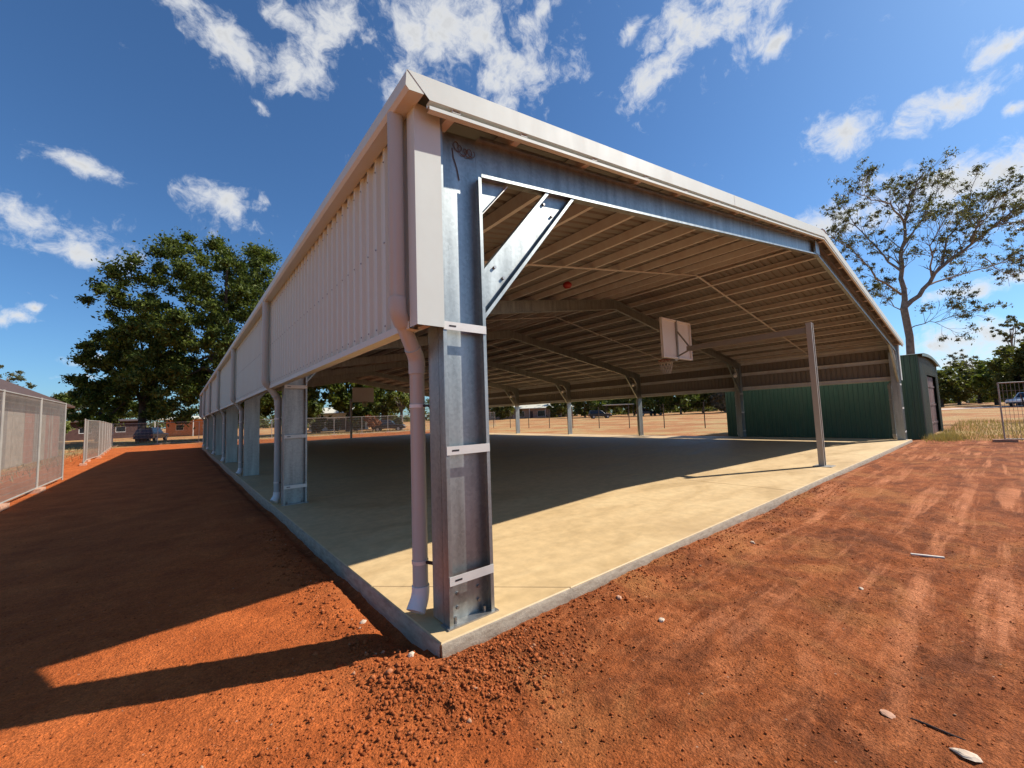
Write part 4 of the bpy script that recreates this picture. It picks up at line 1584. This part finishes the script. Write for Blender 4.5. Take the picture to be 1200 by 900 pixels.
def gum_tree():
    D0 = 28.0
    rs = random.Random(5)
    base = spot(1071, D0)
    t = thing('gum_tree', 'tall sparse gum tree with forked grey trunk behind the green shed', 'tree', base)

    def P(u, v, dd=0.0):
        return up_at(u, v, D0 + dd) - base
    limbs = [  # photo-like fork; points in order, start and end radius
        ([(1071, 478, 0), (1068, 430, 0), (1066, 395, 0), (1059, 360, 0)], 0.46, 0.36),
        ([(1059, 362, 0), (1057, 325, .2), (1058, 290, .3), (1061, 262, .2), (1066, 240, 0), (1073, 218, -.3)], 0.28, 0.05),
        ([(1060, 360, 0), (1082, 338, -.4), (1104, 312, -.9), (1138, 287, -1.2), (1172, 258, -1.5), (1204, 232, -1.7)], 0.26, 0.05),
        ([(1088, 334, -.5), (1120, 322, .3), (1156, 314, 1.0), (1196, 303, 1.6)], 0.11, 0.03),
        ([(1057, 318, .2), (1034, 300, 1.0), (1012, 272, 1.8), (990, 246, 2.4)], 0.13, 0.03),
        ([(1056, 345, 0), (1028, 326, -1.0), (1005, 296, -1.8), (978, 280, -2.2)], 0.12, 0.03),
        ([(1104, 312, -.9), (1112, 280, -.2), (1128, 254, .4), (1138, 228, .8)], 0.12, 0.03),
        ([(1061, 262, .2), (1042, 240, -1.2), (1022, 232, -2.0), (1008, 228, -2.4)], 0.10, 0.03),
        ([(1058, 290, .3), (1078, 262, 1.2), (1090, 240, 1.9), (1098, 224, 2.3)], 0.10, 0.03),
        ([(1138, 287, -1.2), (1150, 262, -2.2), (1166, 240, -2.8)], 0.09, 0.03),
        ([(1092, 325, -.7), (1090, 290, -1.8), (1104, 262, -2.8)], 0.09, 0.03),
        ([(1062, 372, 0), (1044, 352, 1.0), (1020, 342, 1.6)], 0.07, 0.02),
        ([(1066, 385, 0), (1090, 378, -.8), (1112, 372, -1.4)], 0.06, 0.02),
        ([(1150, 300, .4), (1178, 322, 1.2), (1200, 318, 1.5)], 0.05, 0.02),
        ([(1172, 256, -1.5), (1192, 262, -1.2), (1214, 252, -1)], 0.06, 0.02)]
    tips = []
    for li, (pts, r0, r1) in enumerate(limbs):
        q = [P(*p) for p in pts]
        # smooth in between, with a little wobble
        fine = []
        for i in range(len(q) - 1):
            for s in range(3):
                w_ = q[i].lerp(q[i + 1], s / 3)
                if s or i:
                    w_ = w_ + Vector((rs.uniform(-1, 1), rs.uniform(-1, 1), rs.uniform(-1, 1))) * 0.10 * (0 if li == 0 else 1)
                fine.append(w_)
        fine.append(q[-1])
        n_ = len(fine)
        rad = [(0.56 if li == 0 else 0.66) * (r0 + (r1 - r0) * (i / (n_ - 1)) ** 0.7) for i in range(n_)]
        o = part('trunk' if li == 0 else 'limb', MB().tube(fine, rad, 9), 'bark_grey', t, True)
        if li == 0:
            continue
        tw = MB()
        segs = []
        ntw = 26 if li in (1, 2) else 15
        for j in range(ntw):
            i = int(n_ * (0.22 + 0.78 * rs.random()))
            i = min(max(1, i), n_ - 1)
            d = (fine[i] - fine[i - 1]).normalized() + Vector((rs.uniform(-1, 1), rs.uniform(-1, 1), rs.uniform(-0.3, 1.0))) * 0.95
            grow(fine[i], d, rs.uniform(0.7, 1.35), rad[i] * 0.34 + 0.006, 2 if j % 2 else 1, rs, segs, tips, 0.75, 0.03)
        grow(fine[-1], fine[-1] - fine[-2], 0.5, r1, 1, rs, segs, tips, 0.75, 0.05)
        for ps, rr in segs:
            tw.tube(ps, [max(0.008, x) for x in rr], 5, False)
        part('twigs', tw, 'bark_grey', o)['kind'] = 'stuff'
    cs, rd = [], []
    for p in tips:
        if rs.random() < 0.86:
            k = rs.uniform(0.25, 0.62)
            cs.append(tuple(p))
            rd.append((k, k, k * 0.75))
    link('crown', leaf_mesh('crown', cs, rd, 46, 0.08, 'leaf_gum', 9, 0.36, 0.6, 0.15), t)


gum_tree()


# dry grass
def grass(name, label, pts, hgt, seed, mat='grass_dry', wid=0.012):
    rs = np.random.RandomState(seed)
    P = np.asarray(pts, float)
    n = len(P)
    z = ground_z(P[:, 0], P[:, 1])
    a = rs.uniform(0, 6.28, n)
    h = hgt * rs.uniform(0.4, 1.2, n)
    ln = rs.randn(n, 2) * 0.30 * h[:, None]
    w = np.stack([np.cos(a), np.sin(a)], 1) * wid
    b0 = np.stack([P[:, 0] - w[:, 0], P[:, 1] - w[:, 1], z - 0.02], 1)
    b1 = np.stack([P[:, 0] + w[:, 0], P[:, 1] + w[:, 1], z - 0.02], 1)
    tp = np.stack([P[:, 0] + ln[:, 0], P[:, 1] + ln[:, 1], z + h], 1)
    V = np.stack([b0, b1, tp], 1).reshape(-1, 3)
    o = link(name, np_mesh(name, V, np.arange(3 * n).reshape(-1, 3), mat))
    o['kind'] = 'stuff'
    tag(o, label, 'grass')


rs = np.random.RandomState(2)
n = 5000
pts = np.concatenate([np.stack([rs.uniform(22.9, 40, n), -7 + 6.6 * rs.rand(n)], 1),
                      np.stack([rs.normal(23.6, 0.7, 1200), rs.normal(-0.75, 0.28, 1200)], 1)])
grass('dry_grass', 'dry straw-coloured grass between the green shed and the gate', pts, 0.26, 5)
n = 6000
pts = np.stack([rs.uniform(-30, -5.6, n), rs.uniform(18, 60, n)], 1)
pts2 = np.stack([rs.uniform(-6, 26, n), rs.uniform(53, 62, n)], 1)
grass('dry_grass', 'dry grass around the far fences on the left', np.concatenate([pts, pts2]), 0.25, 6, wid=0.02)


# ------------------------------------------------------------------ vehicles
def car(label, loc, rz, paint, kind='suv', group=None):
    t = thing('parked_car', label, 'car', loc, rz, group)
    Lc, wc = (4.7, 1.85) if kind != 'ute' else (5.3, 1.88)

    def side_poly(pts, y0, y1, taper=0.0):
        vs = []
        for y, k in ((y0, 0), (y1, 0)):
            for x, z in pts:
                vs.append((x, y, z))
        n_ = len(pts)
        return MB().add(vs, [tuple(range(n_)), tuple(range(2 * n_ - 1, n_ - 1, -1))] + [(i, n_ + i, n_ + (i + 1) % n_, (i + 1) % n_) for i in range(n_)])
    if kind == 'ute':
        low = [(-2.6, 0.45), (-2.62, 0.95), (-0.75, 1.0), (0.95, 1.0), (2.35, 0.92), (2.62, 0.75), (2.62, 0.42)]
        cab = [(-0.75, 1.0), (-0.62, 1.68), (0.25, 1.74), (0.95, 1.02)]
    else:
        low = [(-2.3, 0.42), (-2.34, 1.0), (-2.2, 1.06), (0.95, 1.04), (2.15, 0.92), (2.34, 0.75), (2.34, 0.40)]
        cab = [(-2.22, 1.06), (-2.0, 1.66), (-1.7, 1.74), (0.15, 1.74), (0.95, 1.05)]
    body = bevel(part('body', side_poly(low, -wc / 2, wc / 2), paint, t), 0.07, 3)
    # cabin narrows towards the roof
    vs = []
    for s_ in (-1, 1):
        for x, z in cab:
            vs.append((x, s_ * (wc / 2 - 0.04 - 0.20 * (z - 1.0) / 0.7), z - 0.005))
    n_ = len(cab)
    cb = MB().add(vs, [tuple(range(n_)), tuple(range(2 * n_ - 1, n_ - 1, -1))] + [(i, n_ + i, n_ + (i + 1) % n_, (i + 1) % n_) for i in range(n_)])
    cabin = bevel(part('cabin', cb, paint, t), 0.05, 3)
    zs0, zs1 = 1.10, 1.60
    x_a, x_b = cab[0][0] + 0.22, cab[-1][0] - 0.30
    cuts = [x_a, (x_a + x_b) / 2 - 0.04, (x_a + x_b) / 2 + 0.04, x_b]
    for s_ in (-1, 1):
        for i in (0, 2):
            xa, xb = cuts[i], cuts[i + 1]
            ya = s_ * (wc / 2 - 0.04 - 0.20 * 0.1 / 0.7 + 0.012)
            yb = s_ * (wc / 2 - 0.04 - 0.20 * 0.6 / 0.7 + 0.012)
            q = [(xa, ya, zs0), (xb, ya, zs0), (xb - (0.42 if i == 2 else 0.02), yb, zs1), (xa + 0.08, yb, zs1)]
            part('window', MB().prism(q, (0, -s_ * 0.01, 0)), 'glass_dark', cabin)
    fx0, fx1 = cab[-1], cab[-2]
    d_ = Vector((fx0[0] - fx1[0], 0, fx0[1] - fx1[1]))
    nn = Vector((-d_.z, 0, d_.x)).normalized() * 0.014
    q0, q1 = Vector((fx0[0], 0, fx0[1])) - d_ * 0.12 + nn, Vector((fx1[0], 0, fx1[1])) + d_ * 0.1 + nn
    part('windscreen', MB().prism([(q0.x, -0.72, q0.z), (q0.x, 0.72, q0.z), (q1.x, 0.58, q1.z), (q1.x, -0.58, q1.z)], tuple(-nn * 0.7)), 'glass_dark', cabin)
    xr = low[0][0] - 0.04
    xf = low[-1][0] + 0.01
    for s_ in (-1, 1):
        part('headlight', MB().box((xf - 0.06, s_ * 0.72 - 0.16, 0.70), (xf + 0.012, s_ * 0.72 + 0.16, 0.84)), 'lens_clear', t)
        part('tail_light', MB().box((xr - 0.012, s_ * 0.82 - 0.07, 0.70), (xr + 0.06, s_ * 0.82 + 0.07, 0.95)), 'lens_red', t)
    part('bumper', MB().box((xf - 0.08, -0.86, 0.40), (xf + 0.03, 0.86, 0.58)), 'rubber', t)
    for x in (-1.45, 1.45):
        for s_ in (-1, 1):
            y = s_ * (wc / 2 - 0.10)
            w_ = part('wheel', MB().tube([(x, y - 0.115, 0.36), (x, y - 0.09, 0.36), (x, y + 0.09, 0.36), (x, y + 0.115, 0.36)], [0.31, 0.36, 0.36, 0.31], 18), 'rubber', t, True)
            part('rim', MB().tube([(x, y - 0.12, 0.36), (x, y + 0.12, 0.36)], 0.20, 12), 'car_silver', w_)
    return t


b = spot(180, 50)
car('dark blue car parked behind the far fence left of the shed', b, RAD(72), 'car_navy')
b = spot(455, 60)
car('dark car parked beyond the far end of the shed, left of the nearest downpipe', b, RAD(-30), 'car_black')
b = spot(701, 85)
car('dark car parked far out in the paddock right of the third far column', b, RAD(-40), 'car_black')
b = spot(756, 92)
car('dark car under trees beside the small carport', b, RAD(-30), 'car_navy')
b = spot(1203, 49)
car('white ute on the pale dust strip behind the gate panel at the right edge', b, RAD(158), 'car_white', 'ute')


# ------------------------------------------------------------------ houses
def house(name, label, loc, rz, size, eave, ridge, wall, roofm, wins=(), doors=(), over=0.5, hip=2.5, cat='house', posts=0):
    """hip-roofed box; local x along the front, front face at y = 0 looking to -y"""
    L_, D_ = size
    t = thing(name, label, cat, loc, rz)
    th = 0.15
    # walls as four panels with real openings on the front
    op = sorted([(a, b, c, d, 'window') for a, b, c, d in wins] + [(a, b, 0.0, d, 'door') for a, b, d in doors])
    fr = MB()
    x = 0.0
    for a, b, c, d, kd in op:
        if a > x:
            fr.box((x, 0, -0.3), (a, th, eave))
        if c > 0:
            fr.box((a, 0, -0.3), (b, th, c))
        fr.box((a, 0, d), (b, th, eave))
        x = b
    fr.box((x, 0, -0.3), (L_, th, eave))
    part('front_wall', fr, wall, t)
    part('side_wall', MB().box((0, th + 0.002, -0.3), (th, D_, eave)), wall, t)
    part('side_wall', MB().box((L_ - th, th + 0.002, -0.3), (L_, D_, eave)), wall, t)
    part('back_wall', MB().box((th + 0.002, D_ - th, -0.3), (L_ - th - 0.002, D_, eave)), wall, t)
    for a, b, c, d, kd in op:
        if kd == 'window':
            w_ = part('window', MB().box((a, 0.06, c), (b, 0.09, d)), 'glass_dark', t)
            f = MB()
            f.box((a, 0.03, c), (a + 0.06, 0.058, d)).box((b - 0.06, 0.03, c), (b, 0.058, d)).box((a + 0.062, 0.03, c), (b - 0.062, 0.058, c + 0.06)).box((a + 0.062, 0.03, d - 0.06), (b - 0.062, 0.058, d))
            part('window_frame', f, 'white_paint', w_)
        else:
            part('door', MB().box((a, 0.06, 0), (b, 0.11, d)), 'timber_dark', t)
    o_ = over
    A = [(-o_, -o_, eave), (L_ + o_, -o_, eave), (L_ + o_, D_ + o_, eave), (-o_, D_ + o_, eave)]
    Rg = [(hip, D_ / 2, ridge), (L_ - hip, D_ / 2, ridge)]
    zt = 0.12
    rf = MB().add([(x_, y_, z_ + 0.002) for x_, y_, z_ in A] + [(x_, y_, z_ + zt) for x_, y_, z_ in A] + Rg,
                  [(3, 2, 1, 0), (0, 1, 5, 4), (1, 2, 6, 5), (2, 3, 7, 6), (3, 0, 4, 7), (4, 5, 9, 8), (5, 6, 9), (6, 7, 8, 9), (7, 4, 8)])
    part('roof', rf, roofm, t)
    if posts:
        for i in range(posts):
            xx = -o_ + 0.15 + (L_ + 2 * o_ - 0.3) * i / (posts - 1)
            part('post', MB().box((xx - 0.05, -o_ + 0.08, -0.3), (xx + 0.05, -o_ + 0.18, eave)), 'white_paint', t)
    return t


# brown-roofed house behind the left fence: front faces the dirt (+X)
lh = house('house', 'brown hip-roofed house behind the tall fence at the left edge', (-7.6, 21.0, GZ), RAD(90), (17.0, 9.0), 3.25, 6.3, 'wall_pink', 'brown_roof',
      wins=[(1.6, 2.6, 1.0, 2.2)], doors=[(3.6, 4.5, 2.1)], over=0.6, hip=4.0)
plain('board_tan', (0.34, 0.28, 0.22), 0.8, var=0.2)
plain('board_red', (0.30, 0.13, 0.09), 0.8, var=0.2)
plain('board_grey', (0.22, 0.19, 0.165), 0.8, var=0.2)
hb = random.Random(12)
x_ = 4.7
while x_ < 16.7:
    w_ = hb.choice((0.35, 0.5, 0.8))
    mt_ = hb.choice(('board_tan', 'board_grey', 'board_tan', 'board_red', 'board_red') if x_ > 8.5 else ('board_tan', 'board_tan', 'board_grey'))
    part('wall_board', MB().box((x_, -0.03, 0.05), (min(x_ + w_ - 0.02, 16.95), -0.004, 3.2)), mt_, lh)
    x_ += w_
b = spot(72, 60)
house('low_building', 'low dark brown building behind the far left fence', b, RAD(8), (9.5, 6.0), 2.7, 3.1, 'wall_dark', 'brown_roof', wins=[(2.0, 3.4, 1.0, 1.9), (6.0, 7.2, 1.0, 1.9)], doors=[(4.4, 5.3, 2.0)], hip=1.0, cat='building')
b = spot(196, 64)
house('carport', 'orange brick building with cream roof at the left far end of the shed', b, RAD(-6), (7.0, 6.0), 2.7, 3.3, 'brick_orange', 'cream_roof', wins=[(1.2, 2.2, 1.0, 1.9), (4.6, 5.4, 1.2, 1.8)], over=1.3, hip=1.6, cat='building', posts=3)
b = spot(362, 72)
house('white_house', 'white house with dark openings behind the trees beyond the far end', b, RAD(-18), (10.0, 6.0), 3.0, 4.2, 'white_paint', 'cream_roof',
      wins=[(0.8, 1.9, 0.9, 2.1), (3.0, 4.2, 0.9, 2.1), (6.6, 7.9, 0.9, 2.1)], doors=[(5.1, 6.0, 2.1), (8.6, 9.4, 2.1)], over=0.9, hip=2.0, posts=5)
b = spot(568, 125)
house('low_house', 'long low house with cream roof and dark openings far across the paddock', b, RAD(-38), (27.0, 8.0), 3.0, 4.6, 'wall_pink', 'cream_roof',
      wins=[(1.5, 3.5, 0.8, 2.2), (5.5, 7.5, 0.8, 2.2), (9.5, 12.0, 0.5, 2.3), (16.0, 18.4, 0.5, 2.3), (20.0, 22.0, 0.8, 2.2), (23.6, 25.6, 0.8, 2.2)], doors=[(13.4, 14.6, 2.2)], over=1.2, hip=3.0, posts=7)
b = spot(722, 95)
cp = thing('field_carport', 'small open carport with pale flat roof beside the parked cars', 'carport', b, RAD(-40))
part('roof', MB().box((-3.2, -2.6, 2.7), (3.2, 2.6, 2.9)), 'cream_roof', cp)
for xx in (-3.0, 3.0):
    for yy in (-2.4, 2.4):
        part('post', MB().box((xx - 0.06, yy - 0.06, -0.2), (xx + 0.06, yy + 0.06, 2.698)), 'timber_dark', cp)

# pale strip standing in for the ute's airborne dust, along the right tree line
a, b2 = spot(1060, 52), spot(1260, 50)
d = (b2 - a).normalized()
sN = Vector((-d.y, d.x, 0))
vs, fs = [], []
K = 40
for i in range(K + 1):
    c = a + (b2 - a) * (-1.0 + 3.0 * i / K)
    for s_ in (-2.6, 2.6):
        p = c + sN * s_
        vs.append((p.x, p.y, gz1(p.x, p.y) + 0.03))
for i in range(K):
    fs.append((2 * i, 2 * i + 1, 2 * i + 3, 2 * i + 2))
plain('dust_pale', (0.52, 0.38, 0.28), 0.95, var=0.15)
tk = part('dust_strip', MB().add(vs, fs), 'dust_pale', None)
tk['kind'] = 'structure'
tk['label'] = 'pale strip standing in for raised dust along the tree line'
